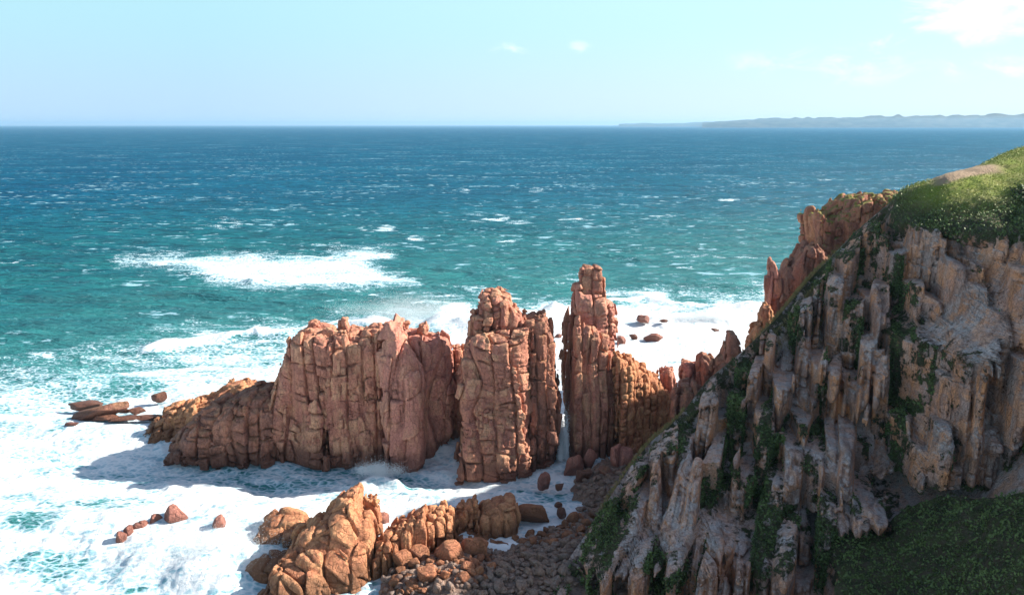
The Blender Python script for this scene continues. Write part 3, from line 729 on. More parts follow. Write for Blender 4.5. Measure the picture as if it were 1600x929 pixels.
sdf_rock('pillar', [(652, 712), (652, 600), (640, 535), (634, 514), (650, 511), (662, 512), (668, 519), (690, 520), (702, 528), (710, 560), (716, 600), (716, 650), (708, 680), (704, 712)], 121.5, 4.2, M_PIN2, 41, wall, inset=.35, yaw=.45, flare=.2, cw=2.4, bh=3.6, acol=.9, ablk=.35, crack=.45, rnd=.45, fine=.5, big=.7)
sdf_rock('pillar', [(700, 700), (704, 560), (708, 540), (722, 542), (726, 560), (726, 700)], 124, 2.6, M_PIN, 43, wall, h=.2, rr=1.2, cw=1.4, bh=1.6)
for i, (ch, Yc, hd) in enumerate((([(481, 512), (482, 502), (490, 499), (500, 501), (502, 512)], 120, .9),
                   ([(526, 522), (528, 500), (534, 493), (542, 496), (547, 512), (548, 524)], 120, .9),
                   ([(628, 514), (630, 500), (640, 497), (642, 504), (638, 516)], 119.5, .9),
                   ([(652, 520), (655, 507), (665, 503), (669, 512), (668, 524)], 120.5, 1.0),
                   ([(575, 520), (580, 508), (597, 505), (600, 520)], 119.5, 1.2))):
    sdf_rock('capstone', ch, Yc, hd, M_PIN, 60+i, wall, h=.13, rr=.6, zmin=at(0, ch[0][1], Yc)[2], flare=0, cw=1.4, bh=1.0, acol=.2, ablk=.25, crack=.2, rnd=.3, fine=.3, big=.2, inset=.0)

mid = stack('sea_stack', 790, 720, 'massive square-shouldered sea stack with a crumbling blocky summit, middle one of the three tall stacks', group='granite sea stacks in the surf')
sdf_rock('pillar', [(716, 728), (720, 700), (724, 650), (718, 600), (720, 560), (719, 532), (730, 516), (745, 510), (800, 508), (826, 502), (828, 560), (830, 600), (832, 728)], 116.5, 6.2, M_PIN, 71, mid, h=.13, yaw=.15, flare=.22, cw=2.5, bh=2.1, acol=.7, ablk=.45, crack=.5, rnd=.28, fine=.8, slope=.05, warp=.35)
sdf_rock('summit_blocks', [(732, 520), (735, 490), (743, 484), (746, 466), (752, 452), (765, 450), (776, 449), (796, 459), (800, 474), (815, 484), (825, 492), (826, 516)], 117.5, 3.6, M_PIN, 73, mid, h=.15, rr=1.6, zmin=1, flare=.1, cw=1.5, bh=1.3, acol=.6, ablk=.6, crack=.5, rnd=.45, fine=.5, warp=.3, big=.4)
sdf_rock('pillar', [(818, 728), (818, 508), (822, 497), (838, 493), (853, 489), (860, 505), (866, 540), (870, 575), (875, 620), (877, 660), (874, 716)], 117.5, 5.0, M_DARK, 79, mid, flare=.15, cw=1.7, bh=3.2, acol=1.0, ablk=.3, crack=.7, rnd=.25, fine=.8, warp=.3)

tall = stack('sea_stack', 925, 700, 'tallest slender sea stack with a squared block tower on top and a ragged stepped fin', group='granite sea stacks in the surf')
sdf_rock('pillar', [(890, 700), (887, 650), (884, 600), (884, 540), (886, 502), (891, 486), (900, 480), (915, 492), (935, 500), (960, 508), (962, 560), (964, 620), (966, 700)], 121, 5.0, M_PIN, 91, tall, h=.13, yaw=.2, flare=.15, cw=1.5, bh=3.0, acol=1.1, ablk=.4, crack=.7, rnd=.25, fine=.9, warp=.3)
sdf_rock('pinnacle_tower', [(897, 530), (897, 446), (905, 442), (910, 455), (943, 460), (945, 470), (960, 474), (962, 500), (962, 530)], 121, 2.7, M_PIN2, 93, tall, h=.15, rr=1.2, zmin=1, flare=0, cw=2.6, bh=2.2, acol=.45, ablk=.3, crack=.45, rnd=.35, fine=.5, warp=.3, big=.3, inset=0)
sdf_rock('summit_blocks', [(904, 470), (906, 420), (912, 414), (934, 414), (942, 421), (944, 470)], 121, 1.7, M_PIN, 95, tall, h=.13, rr=.7, zmin=1, flare=0, cw=1.55, bh=1.5, acol=.25, ablk=.3, crack=.45, rnd=.35, fine=.3, warp=.15, big=.1, inset=-.1)
sdf_rock('fin', [(955, 706), (955, 540), (966, 542), (972, 550), (988, 552), (996, 566), (1012, 572), (1020, 584), (1032, 588), (1040, 604), (1050, 615), (1056, 640), (1052, 668), (1030, 700)], 119.5, 3.6, M_ORANGE, 97, tall, yaw=.55, flare=.3, cw=1.25, bh=1.25, acol=.6, ablk=.45, crack=.5, rnd=.22, fine=.5, slope=-.22, warp=.25)
sdf_rock('pillar', [(1026, 700), (1028, 580), (1036, 573), (1042, 571), (1052, 572), (1056, 590), (1058, 700)], 124, 2.0, M_PIN2, 99, tall, h=.18, rr=1.0, flare=.1, cw=1.6, bh=3, acol=.4, crack=.4)

# low ridge and outer ledges to the left
low = sdf_rock('rock_ridge', [(275, 705), (282, 672), (300, 658), (320, 640), (345, 622), (372, 610), (400, 602), (425, 600), (440, 612), (446, 640), (446, 710)], 120.5, 5.2, M_DARK, 111, h=.18, rr=3.5, flare=.5, cw=2.4, bh=1.8, acol=.8, ablk=.5, crack=.5, rnd=.5, fine=.9)
tag(low, 'low dark brown rock ridge sloping into the surf left of the broad stack', 'rock ridge')
led = sdf_rock('rock_ledge', [(236, 668), (248, 645), (275, 632), (300, 622), (318, 615), (340, 614), (350, 604), (372, 600), (385, 597), (420, 598), (440, 604), (446, 668)], 129, 5.0, M_ORANGE, 117, h=.2, rr=3.0, flare=.4, cw=2.2, bh=1.1, acol=.9, ablk=.5, crack=.4, rnd=.35, fine=1.0, slope=-.25)
tag(led, 'long orange-brown rock ledge with a serrated crest behind the low dark ridge', 'rock ledge')

# ------------------------------------------------------------------ rocks behind and beside the cliff
o = sdf_rock('rock_buttress', [(1262, 470), (1262, 410), (1268, 390), (1265, 345), (1272, 330), (1285, 338), (1300, 330), (1312, 318), (1325, 306), (1345, 303), (1370, 300), (1400, 300), (1440, 305), (1470, 330), (1480, 470)], 152, 6, M_BUTT, 121, h=.2, rr=1.6, flare=.3, cw=2.2, bh=2.6, acol=1.1, ablk=.5, crack=.5, rnd=.2, fine=.9, facet=.6)
tag(o, 'sunlit orange granite buttress with a grassy cap rising behind the shaded cliff', 'rock buttress')
buttress = o
o = sdf_rock('rock_buttress', [(1215, 540), (1217, 470), (1225, 430), (1240, 405), (1255, 385), (1268, 375), (1290, 400), (1300, 540)], 146, 4.5, M_DARK, 125, h=.2, rr=1.6, flare=.3, cw=2.2, bh=3.4, acol=.8, ablk=.4, crack=.4, rnd=.2, fine=.8, facet=.5)
tag(o, 'dark shaded rock shoulder between the needle and the sunlit orange buttress', 'rock buttress')
o = sdf_rock('rock_needle', [(1188, 560), (1192, 490), (1197, 460), (1201, 425), (1205, 406), (1210, 410), (1213, 420), (1219, 430), (1221, 450), (1214, 480), (1212, 560)], 142, 1.6, M_PIN2, 127, h=.17, rr=1.0, flare=.3, cw=1.5, bh=5, acol=.4, ablk=.25, crack=.3, fine=.5, big=.3, inset=-.1)
tag(o, 'thin pointed rock needle standing free above the surf left of the cliff', 'rock needle')
o = sdf_rock('rock_outcrop', [(1150, 600), (1165, 530), (1172, 512), (1186, 503), (1190, 480), (1200, 475), (1206, 500), (1212, 600)], 136, 2.2, M_ORANGE, 129, h=.18, rr=1.2, cw=1.5, bh=1.4, acol=.5, ablk=.4, crack=.35, fine=.6)
tag(o, 'small sunlit orange outcrop of stacked blocks at the foot of the rock needle', 'rock outcrop')
rk = [([(1062, 640), (1064, 580), (1066, 563), (1090, 565), (1094, 640)], 128, 2.0, M_PIN2, 'squared pinkish rock stub rising above white water, leftmost of the rocks along the cliff edge'),
      ([(1088, 640), (1090, 560), (1098, 554), (1112, 556), (1116, 562), (1118, 640)], 126, 2.2, M_DARK, 'upright dark rock block beside the squared pink stub at the cliff edge'),
      ([(1108, 640), (1112, 570), (1122, 560), (1132, 556), (1134, 528), (1138, 518), (1150, 518), (1156, 530), (1160, 640)], 110, 2.2, M_DARK, 'pointed stepped rock tower jutting from the skyline of the cliff edge'),
      ([(1052, 670), (1055, 606), (1062, 594), (1085, 592), (1096, 602), (1098, 670)], 112, 2.4, M_DARK, 'rounded rock shoulder with a sunlit orange top just right of the stepped fin')]
for i, (ch, Yc, hd, mt, lb) in enumerate(rk):
    o = sdf_rock('rock_outcrop', ch, Yc, hd, mt, 140+i, h=.17, rr=1.2, cw=1.8, bh=2.6, acol=.6, ablk=.4, crack=.45, fine=.7); tag(o, lb, 'rock outcrop')

# ------------------------------------------------------------------ foreground rocks
fg = [
 ('rock_outcrop', [(405, 925), (420, 900), (440, 880), (452, 852), (478, 832), (498, 818), (518, 803), (535, 792), (548, 786), (553, 800), (560, 815), (574, 812), (584, 830), (590, 870), (590, 930)], 84.5, 4.2, M_ORANGE,
   dict(cw=2.3, bh=2.0, acol=.6, ablk=.6, crack=.4, rnd=.35, fine=.5, slope=.5, lean=.25, yaw=.35, h=.13, rr=2.5, flare=.6, warp=.6), 'large faceted orange outcrop with a pointed crest in the foreground surf', 'rock outcrop'),
 ('rock_outcrop', [(402, 872), (402, 838), (412, 820), (425, 812), (445, 808), (470, 813), (490, 826), (500, 880)], 90.5, 2.8, M_ORANGE,
   dict(cw=2.6, bh=4.0, acol=.6, ablk=.4, crack=.4, rnd=.4, fine=.4, h=.13, rr=1.5, flare=.15), 'blocky orange outcrop with a flat top standing behind the pointed foreground outcrop', 'rock outcrop'),
 ('rock_outcrop', [(390, 912), (391, 888), (405, 876), (430, 870), (448, 872), (460, 915)], 84.5, 2.6, M_ORANGE,
   dict(cw=2.6, bh=1.6, acol=.4, ablk=.4, crack=.3, rnd=.3, fine=.4, h=.12, rr=1.0, flare=.1), 'low square rock slab washed by foam, at the left end of the foreground outcrops', 'rock outcrop'),
 ('fluted_rock', [(578, 895), (582, 862), (590, 838), (604, 822), (625, 815), (640, 808), (655, 803), (662, 798), (668, 806), (690, 806), (700, 815), (703, 850), (700, 880)], 87.5, 2.8, M_ORANGE,
   dict(cw=1.15, bh=5.0, acol=.9, ablk=.15, crack=.55, cwid=.12, rnd=.3, fine=.4, h=.11, rr=1.3, flare=.25, warp=.15, lean=-.12, yaw=.6), 'fluted orange rock of upright ribs in the foreground, right of the pointed outcrop', 'rock'),
 ('rock_outcrop', [(692, 850), (694, 812), (704, 800), (722, 790), (738, 780), (745, 778), (748, 800), (750, 850)], 92.5, 2.2, M_ORANGE,
   dict(cw=1.2, bh=1.3, acol=.6, ablk=.5, crack=.35, rnd=.35, fine=.5, h=.12, rr=1.2), 'jagged knobbly outcrop between the fluted rock and the square foreground block', 'rock outcrop'),
 ('rock_outcrop', [(742, 836), (746, 800), (752, 790), (768, 785), (785, 784), (803, 787), (806, 800), (800, 836)], 93, 2.6, M_ORANGE,
   dict(yaw=.4, cw=1.3, bh=3.0, acol=.45, ablk=.3, crack=.35, rnd=.3, fine=.4, h=.12, rr=1.2), 'square sunlit orange rock block with vertical grooves at the water beside the cobble beach', 'rock outcrop'),
 ('rock_outcrop', [(690, 870), (694, 845), (712, 836), (735, 838), (765, 842), (775, 868)], 89, 2.2, M_ORANGE,
   dict(cw=.9, bh=.9, acol=.5, ablk=.5, crack=.3, rnd=.3, fine=.4, h=.12, rr=1.0), 'low rubbly outcrop between the square rock block and the boulder pile', 'rock outcrop'),
]
for i, (nm, ch, Yc, hd, mt, kw, lb, ct) in enumerate(fg):
    tag(sdf_rock(nm, ch, Yc, hd, mt, 160+i*7, **kw), lb, ct)

# ------------------------------------------------------------------ beach and boulders
beach_px = [(590, 1000), (598, 905), (625, 872), (660, 858), (700, 842), (770, 850), (840, 832), (905, 812), (925, 790), (905, 770), (902, 748), (925, 730), (960, 715), (1000, 690), (1060, 660), (1100, 700), (1100, 1000)]
BP = np.array([gnd(a, b, .2)[:2] for a, b in beach_px])
def beach_h(x, y):
    d = -polydist(BP, x, y)
    hgt = np.interp(d, [-3, -1, 0, 2, 6, 14, 30], [-4.5, -1.2, .1, .7, 1.5, 2.6, 4.5])
    return hgt+.35*vnoise(x/3., y/3., 0*x, 501)
gx, gy = np.meshgrid(np.arange(-22, 45, .35), np.arange(60, 118, .35), indexing='ij')
gz = beach_h(gx, gy)+.15*fbm(gx/.8, gy/.8, 0*gx, 3, 510)
ii = np.arange(gx.size).reshape(gx.shape)
Qb = np.stack([ii[:-1, :-1], ii[1:, :-1], ii[1:, 1:], ii[:-1, 1:]], -1).reshape(-1, 4)
tag(link('beach', mesh_from('beach', np.stack([gx, gy, gz], -1).reshape(-1, 3), Qb, M_COB)), kind='structure')

def cube_sphere(n):
    key = {}; V = []; Q = []
    def vid(p):
        k = tuple(np.round(p, 5))
        if k not in key: key[k] = len(V); V.append(p)
        return key[k]
    for ax in range(3):
        for sg in (-1, 1):
            g = np.linspace(-1, 1, n+1); g = np.tan(g*math.pi/4)
            ids = [[None]*(n+1) for _ in range(n+1)]
            for i in range(n+1):
                for j in range(n+1):
                    p = np.zeros(3); p[ax] = sg; p[(ax+1) % 3] = g[i]; p[(ax+2) % 3] = g[j]
                    ids[i][j] = vid(p/np.linalg.norm(p))
            for i in range(n):
                for j in range(n):
                    q = [ids[i][j], ids[i+1][j], ids[i+1][j+1], ids[i][j+1]]
                    Q.append(q if sg > 0 else q[::-1])
    return np.array(V), np.array(Q)
CS = {n: cube_sphere(n) for n in (6, 10, 26)}
def boulder_mesh(name, seed, mat, n=10, dims=(1, 1, .7), round_=6.0, nplanes=11, rough=.05):
    rg = np.random.RandomState(seed); D, Q = CS[n]
    N = rg.normal(size=(nplanes, 3)); N /= np.linalg.norm(N, axis=1, keepdims=True); N = np.concatenate([N, -N[:4], [[0, 0, 1], [0, 0, -1]]])
    H = rg.uniform(.68, 1.0, len(N))
    q = np.maximum(D@N.T, 0)/H
    r = 1/np.power((q**round_).sum(1), 1/round_)
    V = D*r[:, None]
    s = rg.uniform(0, 50)
    V = V*(1+rough*fbm(V[:, 0]*2+s, V[:, 1]*2, V[:, 2]*2, 3, seed % 999))[:, None]
    V = V/np.abs(V).max(0)*.5*np.array(dims)
    return mesh_from(name, V, Q, mat)
def put_boulder(px, py, wpx, label=None, hpx=None, mat=None, seed=0, n=26, z0=None, name='boulder', cat='boulder', rnd_=9., group=None, rot=None, sink=.25, dpt=None, rough=.06):
    """boulder whose foot is at photo pixel px,py and that looks wpx wide, hpx tall"""
    g = gnd(px, py, 0)
    if z0 is None:
        z0 = max(0.0, float(beach_h(np.array([g[0]]), np.array([g[1]]))[0])); g = gnd(px, py, z0)
    sc = g[1]*1.03/FPX; wd = wpx*sc; ht = (hpx or wpx*.75)*sc; dp = dpt or (wd+ht)*.5
    rg = random.Random(seed*13+7)
    me = boulder_mesh(name, seed, mat or M_ORANGE, n, (wd, dp, ht*(1+sink)), rnd_, rough=rough)
    o = link(name, me); o.location = (g[0], g[1]+dp*.4, z0+ht*(1+sink)*.5-ht*sink)
    o.rotation_euler = rot or (rg.uniform(-.15, .15), rg.uniform(-.15, .15), rg.uniform(-.3, .3))
    return tag(o, label, cat, group)

B = [
 (900, 738, 42, 24, 'pink slab boulder with a split down it, lying at the foot of the tallest stack', M_PIN2, (0, -.25, .3)),
 (923, 732, 30, 24, 'tilted angular pink boulder leaning on the split slab by the tallest stack', M_PIN2, (0, .4, .2)),
 (963, 733, 22, 28, 'pale pink wedge-shaped boulder at the right foot of the tallest stack', M_PIN2, (0, -.2, 0)),
 (978, 731, 22, 24, 'squared pale pink boulder beside the wedge-shaped one near the green cliff spur', M_PIN2, (0, .1, .4)),
 (985, 715, 34, 12, 'flat orange rock slab behind the pale pink boulders', M_ORANGE, (0, -.1, 0)),
 (1019, 694, 16, 18, 'small pointed pink boulder at the right foot of the stepped fin', M_PIN2, (0, 0, .4)),
 (912, 752, 22, 14, 'wet brown boulder topped with orange at the upper end of the cobble beach', M_DARK, None),
 (948, 748, 26, 14, 'dark flat boulder capped orange, beside the cobbles below the pale pink boulders', M_DARK, None),
 (849, 763, 22, 16, 'lone pointed pink rock standing in the white shallows', M_PIN2, (0, -.2, .3)),
 (874, 766, 14, 7, 'small grey rock awash just right of the lone pointed pink rock', M_DARK, None),
 (854, 728, 18, 6, 'thin flat grey rock awash near the foot of the middle stack', M_DARK, (0, -.2, 0)),
 (830, 815, 48, 20, 'long cracked orange boulder lying apart at the water edge of the beach', M_ORANGE, (0, .05, .1)),
 (596, 826, 20, 20, 'single reddish boulder in white foam behind the fluted rock', M_PIN2, None),
 (872, 795, 14, 8, 'flat dark stone in the shaded shallows, the upper one of two', M_DARK, None),
 (878, 809, 14, 12, 'round dark stone in the shaded shallows, the lower one of two', M_DARK, None),
 (187, 848, 15, 14, 'reddish knob at the lower left end of the row of rocks in the foam', M_PIN2, None),
 (198, 840, 17, 16, 'reddish knob second from the left in the row of rocks in the foam', M_PIN2, None),
 (212, 834, 17, 14, 'rounded reddish rock in the middle of the row in the foam', M_PIN2, None),
 (221, 830, 18, 14, 'rounded reddish rock fourth from the left in the row in the foam', M_PIN2, None),
 (238, 826, 20, 17, 'biggest rounded rock of the row in the foam, beside the pointed pale rock', M_PIN2, None),
 (268, 826, 36, 28, 'pointed pinkish rock veiled by spray at the right end of the row in the foam', M_PIN2, (0, -.45, 0)),
 (340, 840, 32, 24, 'pale pink rock half lost in spray left of the orange foreground outcrops', M_PIN2, (0, -.2, .2)),
 (148, 656, 78, 24, 'long smooth sloping brown rock awash, farthest left in the surf', M_DARK, (0, -.22, .1)),
 (160, 657, 40, 12, 'pale brown rock lump in front of the long smooth sloping rock', M_DARK, None),
 (133, 641, 58, 14, 'foam-veiled brown slab behind the long smooth sloping rock', M_DARK, (0, -.1, 0)),
 (193, 646, 20, 8, 'small dark rock between the long smooth rock and the ledge', M_DARK, None),
 (212, 646, 26, 10, 'flat dark rock at the left tip of the orange ledge', M_DARK, None),
 (187, 659, 40, 7, 'thin wet rock shelf with water running over it, below the flat dark rock', M_DARK, None),
 (228, 657, 42, 9, 'wet rock shelf with foam trickling off it, touching the orange ledge', M_DARK, None),
 (247, 629, 22, 14, 'dark pyramid-shaped rock in the foam behind the orange ledge', M_DARK, None),
 (107, 667, 24, 8, 'small wet rock just above the foam, below the long smooth sloping rock', M_PIN2, None),
 (1006, 503, 18, 8, 'dark rock in the white water, the upper one right of the tallest stack', M_PIN2, None),
 (1023, 533, 28, 9, 'low pink rock in the white water, rightmost of three right of the tallest stack', M_PIN2, None),
 (992, 530, 14, 6, 'small flat dark rock left of the low pink rock in the white water', M_DARK, None),
 (971, 537, 12, 9, 'small rock close to the right side of the tallest stack in white water', M_PIN2, None),
 (874, 528, 14, 5, 'small rock seen in white water through the gap left of the tallest stack', M_PIN2, None),
 (1038, 503, 12, 3, 'sliver of dark rock barely above the white water, right of the upper dark rock', M_DARK, None),
 (1118, 517, 12, 3, 'sliver of dark rock in the white water below the breaker near the needle', M_DARK, None),
 (655, 880, 34, 20, 'large cracked boulder on top of the sunlit boulder pile in the foreground', M_ORANGE, None),
 (702, 882, 40, 26, 'large rounded boulder with bedding cracks at the back of the boulder pile', M_ORANGE, None),
 (738, 876, 44, 30, 'biggest fractured boulder of the pile beside the shaded cobbles', M_ORANGE, None),
 (734, 892, 20, 18, 'angular pale boulder below the biggest fractured boulder', M_ORANGE, None),
 (668, 912, 28, 20, 'square pale boulder at the lower edge of the sunlit boulder pile', M_ORANGE, None),
 (628, 890, 30, 22, 'brown boulder on the left shoulder of the boulder pile', M_ORANGE, None),
 (894, 822, 18, 16, 'smooth orange boulder, topmost of the rounded boulders at the beach edge', M_ORANGE, None),
 (702, 926, 26, 9, 'flat wet dark stone in the foam pool at the bottom of the picture', M_DARK, None),
 (730, 922, 16, 8, 'small wet dark stone right of the flat one in the foam pool', M_DARK, None),
 (955, 826, 1, 1, None, None, None),
]
for i, (px, py, wp, hp, lb, mt, rt) in enumerate(B):
    if lb is None: continue
    wp *= 1.22; hp *= 1.25
    if px < 240 and py < 700: hp *= .62
    if 180 < px < 250 and py > 800: wp *= 1.1
    put_boulder(px, py, wp, lb, hp, mt, seed=700+i, rot=rt, z0=0.0 if (px < 600 or (py < 700) or 'shallows' in lb or 'pool' in lb or 'awash' in lb) else None, rnd_=22. if (i < 12 or 'point' in lb or 'slab' in lb or 'angular' in lb or 'square' in lb or 'fractured' in lb) else 13., sink=.3, dpt=None if wp < 50 else wp*.05, rough=.12)

# cobbles: copies of a few shapes, each an object of its own
rg = np.random.RandomState(5)
protoL = [boulder_mesh('boulder', 900+i, M_ORANGE, 10, (1, .85, .68), 16., rough=.10) for i in range(9)]
protoD = [boulder_mesh('boulder', 930+i, M_COB, 10, (1, .8, .6), 9., rough=.07) for i in range(9)]
def inside(poly, a, b): return polydist(poly, np.array([a], float), np.array([b], float))[0] < 0
def scatter(poly_px, n, smin, smax, protos, label, group, dmin):
    xs = [p[0] for p in poly_px]; ys = [p[1] for p in poly_px]; done = []; tries = 0
    while len(done) < n and tries < 20000:
        tries += 1
        px, py = rg.uniform(min(xs), max(xs)), rg.uniform(min(ys), max(ys))
        if not inside(poly_px, px, py): continue
        if any((px-a)**2+((py-b)*1.6)**2 < (dmin*(s1+.0))**2 for a, b, s1 in done): continue
        s = smin+(smax-smin)*rg.rand()**2
        g = gnd(px, py, 0); zz = float(beach_h(np.array([g[0]]), np.array([g[1]]))[0]); g = gnd(px, py, max(zz, 0)); zz = float(beach_h(np.array([g[0]]), np.array([g[1]]))[0])
        o = link('boulder', protos[rg.randint(len(protos))])
        o.location = (g[0], g[1], max(zz, -.1)+s*.22); o.scale = (s, s*rg.uniform(.8, 1.1), s*rg.uniform(.75, 1.15)); o.rotation_euler = (rg.uniform(-.5, .5), rg.uniform(-.5, .5), rg.uniform(0, 6.28))
        tag(o, label, 'boulder', group); done.append((px, py, s))
scatter([(600, 929), (605, 900), (640, 868), (700, 850), (760, 868), (780, 880), (760, 905), (730, 915), (700, 905), (660, 929)], 120, .5, 1.8, protoL, 'angular sunlit orange-brown boulder in the foreground pile left of the shaded cobbles', 'boulders of the sunlit foreground pile', 6)
scatter([(750, 862), (790, 846), (850, 832), (900, 812), (930, 806), (950, 815), (905, 850), (860, 858), (800, 862)], 50, .7, 1.9, protoL, 'rounded sunlit orange boulder in the band along the upper edge of the cobble beach', 'sunlit boulders along the beach edge', 8)
scatter([(740, 915), (775, 880), (810, 862), (900, 848), (890, 880), (875, 929), (760, 929)], 85, .8, 2.0, protoD, 'rounded grey-brown cobble in the cliff shadow at the bottom of the beach', 'shaded cobbles at the bottom of the beach', 8)
scatter([(905, 740), (960, 728), (985, 740), (950, 800), (935, 810), (905, 800), (915, 775), (900, 760)], 60, .5, 1.5, protoD, 'dark wet stone on the shaded upper beach between the pale boulders and the cliff spur', 'dark stones of the upper beach', 8)

# small shingle between the boulders: too many to count
def shingle():
    n = 2800; D, Q = CS[6]; rgs = np.random.RandomState(8); Vs = []; Qs = []; k = 0; base = [np.array([v.co[:] for v in p.vertices]) for p in protoD[:0]]
    shapes = []
    for s in range(6):
        r = np.random.RandomState(60+s); N = r.normal(size=(9, 3)); N /= np.linalg.norm(N, axis=1, keepdims=True); N = np.concatenate([N, -N])
        H = r.uniform(.7, 1., len(N)); q = np.maximum(D@N.T, 0)/H; shapes.append(D*(1/np.power((q**6).sum(1), 1/6.))[:, None]*np.array([.5, .42, .33]))
    x = rgs.uniform(-22, 35, n*3); y = rgs.uniform(70, 114, n*3); d = -polydist(BP, x, y); ok = (d > -.6) & (d < 14); x = x[ok][:n]; y = y[ok][:n]
    z = beach_h(x, y)
    for i in range(len(x)):
        a = rgs.uniform(0, 6.28); s = .4+1.1*rgs.rand()**2; c, sn = math.cos(a), math.sin(a)
        P = shapes[i % 6]*s; P = np.stack([P[:, 0]*c-P[:, 1]*sn, P[:, 0]*sn+P[:, 1]*c, P[:, 2]], 1)+np.array([x[i], y[i], z[i]+s*.1])
        Vs.append(P); Qs.append(Q+k); k += len(P)
    tag(link('shingle', mesh_from('shingle', np.concatenate(Vs), np.concatenate(Qs), M_COB)), 'small brown and grey stones packed between the boulders of the beach', 'shingle', kind='stuff')
shingle()

# ------------------------------------------------------------------ scrub and grass on the cliff: leaves and blades too many to count
def scrub():
    V, nrm, veg, topm, path, PX, PY, steep, fut = CV
    rgs = np.random.RandomState(21)
    w_ = sstep(.45, .75, veg+.25*vnoise(V[:, :, 0]/1.7, V[:, :, 1]/1.7, V[:, :, 2]/1.7, 705))*(1-sstep(.2, .6, path))
    ea = np.linalg.norm(np.cross(np.gradient(V, axis=0).reshape(-1, 3), np.gradient(V, axis=1).reshape(-1, 3)), axis=1)
    pr = w_.ravel()*np.minimum(ea, .2)*(PY.ravel() < 1010)*(PY.ravel() > 200)*(PX.ravel() < 1680)
    pr /= pr.sum(); n = 85000
    idx = rgs.choice(len(pr), n, p=pr); P = V.reshape(-1, 3)[idx]; N = nrm.reshape(-1, 3)[idx]
    cl = vnoise(P[:, 0]/1.3, P[:, 1]/1.3, P[:, 2]/1.3, 701); cl2 = vnoise(P[:, 0]/3.5, P[:, 1]/3.5, P[:, 2]/3.5, 702)
    hgt = np.clip(.12+.5*cl+.4*cl2, .02, .8)*(1-.75*topm.ravel()[idx])
    P = P+N*(rgs.rand(n)*hgt)[:, None]+rgs.normal(0, .12, (n, 3)); P[:, 2] += .4*rgs.rand(n)*hgt
    tp = topm.ravel()[idx]
    SV, SQ, SA = fut.result(); pz = sstep(.52, .74, SA['veg']); sx_, sy_ = to_px(SV[:, 0], SV[:, 1], SV[:, 2]); pz *= (sx_ < 1660); pz /= pz.sum(); n2 = 90000
    i2 = rgs.choice(len(pz), n2, p=pz); P2 = SV[i2]+rgs.normal(0, .12, (n2, 3))+np.array([-.3, -.75, .5])*(rgs.rand(n2)*.3)[:, None]
    P = np.concatenate([P, P2]); tp = np.concatenate([tp, np.zeros(n2)]); n = n+n2; cl2 = np.concatenate([cl2, vnoise(P2[:, 0]/2.5, P2[:, 1]/2.5, P2[:, 2]/2.5, 703)])
    a = rgs.normal(size=(n, 3)); a /= np.linalg.norm(a, axis=1, keepdims=True)
    b = np.cross(a, rgs.normal(size=(n, 3))); b /= np.linalg.norm(b, axis=1, keepdims=True)
    sz = rgs.uniform(.08, .2, n)[:, None]*(1-.35*tp[:, None])
    Vt = np.stack([P-a*sz, P+b*sz*.6, P+a*sz, P-b*sz*.6], 1).reshape(-1, 3)
    Q = np.arange(4*n).reshape(n, 4)
    hue = np.repeat(np.clip(.5+.5*cl2+.25*rgs.normal(size=n)+np.where(np.arange(n) < n-n2, .55, 0), 0, 1.5), 4)
    m, t = new_mat('scrub_leaves')
    h_ = t.attr('hue').outputs['Fac']; tt = t.attr('top').outputs['Fac']
    c1 = t.mix(h_, (.040, .062, .018), (.125, .175, .05)); c2 = t.mix(h_, (.16, .24, .025), (.32, .34, .08))
    p = finish(m, t, t.mix(tt, c1, c2), .6)
    tag(link('scrub', mesh_from('scrub', Vt, Q, m, smooth=False, attrs={'hue': hue, 'top': np.repeat(tp, 4)})), 'low green coastal scrub growing over the cliff top, gullies and foot', 'scrub', kind='stuff')
    # dry tussock grass along the edge
    F = (np.exp(-((PX-1262)/38)**2-((PY-455)/50)**2)+.7*np.exp(-((PX-1225)/30)**2-((PY-525)/35)**2)+.5*np.exp(-((PX-(1000+(720-PY)*.6))/22)**2)*(PY > 640)*(PY < 800)).ravel()
    pr = F*np.minimum(ea, .1); pr /= pr.sum(); n = 16000
    idx = rgs.choice(len(pr), n, p=pr); P = V.reshape(-1, 3)[idx]; N = nrm.reshape(-1, 3)[idx]
    up = np.array([0, 0, 1.])+.6*N+rgs.normal(0, .38, (n, 3)); up /= np.linalg.norm(up, axis=1, keepdims=True)
    sd_ = np.cross(up, rgs.normal(size=(n, 3))); sd_ /= np.linalg.norm(sd_, axis=1, keepdims=True)
    L = rgs.uniform(.3, .75, n)[:, None]
    Vt = np.stack([P-sd_*.03, P+sd_*.03, P+up*L*.7+sd_*.02+[0, 0, -.02], P+up*L+N*.1*L-[0, 0, .12]], 1).reshape(-1, 3)
    m, t = new_mat('dry_grass'); finish(m, t, t.mix(t.attr('hue').outputs['Fac'], (.30, .21, .09), (.14, .14, .05)), .8)
    tag(link('tussock_grass', mesh_from('tussock_grass', Vt, np.arange(4*n).reshape(n, 4), m, smooth=False, attrs={'hue': np.repeat(rgs.rand(n), 4)})), 'straw coloured tussock grass hanging along the cliff edge', 'grass', kind='stuff')
scrub()

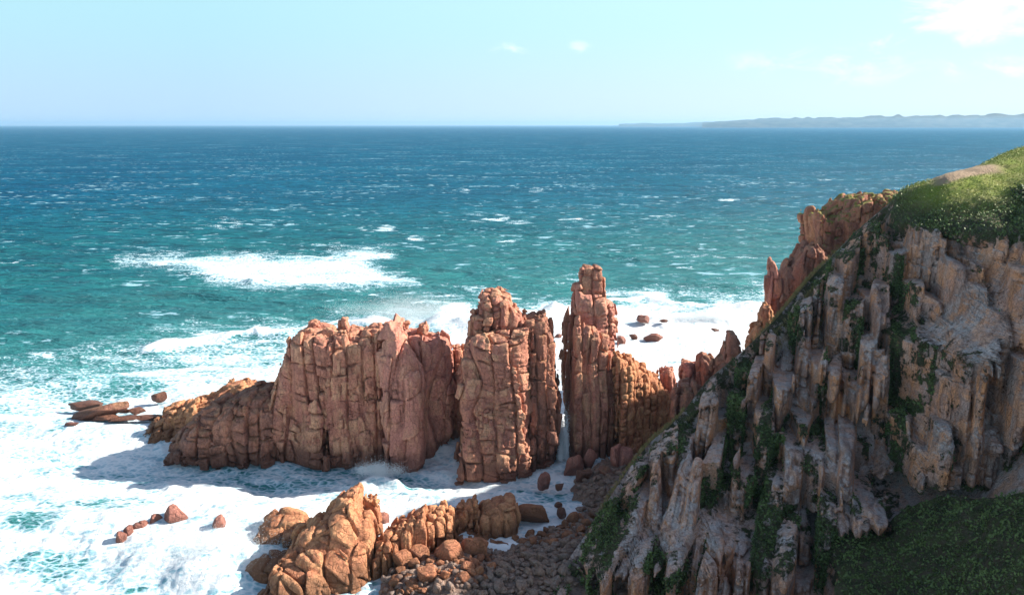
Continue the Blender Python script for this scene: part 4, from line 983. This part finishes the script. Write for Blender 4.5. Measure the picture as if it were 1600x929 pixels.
# ------------------------------------------------------------------ spray thrown up by the surf
M_SPRAY, tS = new_mat('spray_white'); finish(M_SPRAY, tS, (.80, .84, .86), .8)
def spray(label, px, py, n, sx, sy, sz, seed, z0=0.0, lo=.03, hi=.10):
    r = np.random.RandomState(seed); g = gnd(px, py)
    q = np.abs(r.normal(size=n)); cl = r.normal(size=(14, 3)); k = r.randint(14, size=n)
    P = np.stack([g[0]+sx*(.7*cl[k, 0]+.45*r.normal(size=n)), g[1]+sy*(.7*cl[k, 1]+.45*r.normal(size=n)), z0+sz*np.abs(.6*np.abs(cl[k, 2])*r.rand(n)+.35*q)], 1)
    a = r.normal(size=(n, 3)); a /= np.linalg.norm(a, axis=1, keepdims=True); b = np.cross(a, r.normal(size=(n, 3))); b /= np.linalg.norm(b, axis=1, keepdims=True); c = np.cross(a, b)
    s_ = (r.uniform(lo, hi, n))[:, None]
    V = np.stack([P+a*s_, P+b*s_-a*s_*.4, P-b*s_*.6+c*s_*.8-a*s_*.4, P-b*s_*.6-c*s_*.8-a*s_*.4], 1).reshape(-1, 3)
    i = np.arange(n)[:, None]*4; Q = np.concatenate([i+[0, 1, 2], i+[0, 2, 3], i+[0, 3, 1], i+[1, 3, 2]])
    tag(link('spray', mesh_from('spray', V, Q, M_SPRAY, smooth=False)), label, 'spray', kind='stuff')
spray('white spray bursting behind the broad stack', 650, 497, 90000, 9, 4, 4.2, 1, lo=.012, hi=.04)
spray('small splash of spray at the foot of the slab pillar', 592, 742, 14000, 1.6, .8, 1.6, 2, lo=.015, hi=.045)
spray('white water spurting up the gap between the middle and tallest stacks', 880, 715, 9000, .45, .9, 4.5, 3, lo=.03, hi=.08)
spray('drifting spray over the foam left of the foreground outcrops', 355, 858, 50000, 4.0, 2.6, 1.5, 4, lo=.012, hi=.04)
spray('spray along the breaker right of the tallest stack', 1080, 497, 8000, 8, 2, .9, 5)

finish_jobs()
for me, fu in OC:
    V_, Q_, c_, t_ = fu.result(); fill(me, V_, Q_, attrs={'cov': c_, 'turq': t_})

# ------------------------------------------------------------------ sea haze
def haze():
    xs = (-26000, 26000); ys = (-300, 32000); zs = (-5, 150)
    V = np.array([(x, y, z) for x in xs for y in ys for z in zs], float)
    Q = np.array([(0, 1, 3, 2), (4, 6, 7, 5), (0, 4, 5, 1), (2, 3, 7, 6), (0, 2, 6, 4), (1, 5, 7, 3)])
    m, t = new_mat('sea_haze')
    v = t.node('ShaderNodeVolumePrincipled'); v.inputs['Color'].default_value = (.40, .70, 1.0, 1); v.inputs['Density'].default_value = 4e-5
    v.inputs['Anisotropy'].default_value = .2
    o = t.node('ShaderNodeOutputMaterial'); t.l.new(v.outputs[0], o.inputs['Volume'])
    tag(link('haze', mesh_from('haze', V, Q, m, smooth=False)), 'thin pale blue sea haze over the far water', 'haze', kind='stuff')
haze()
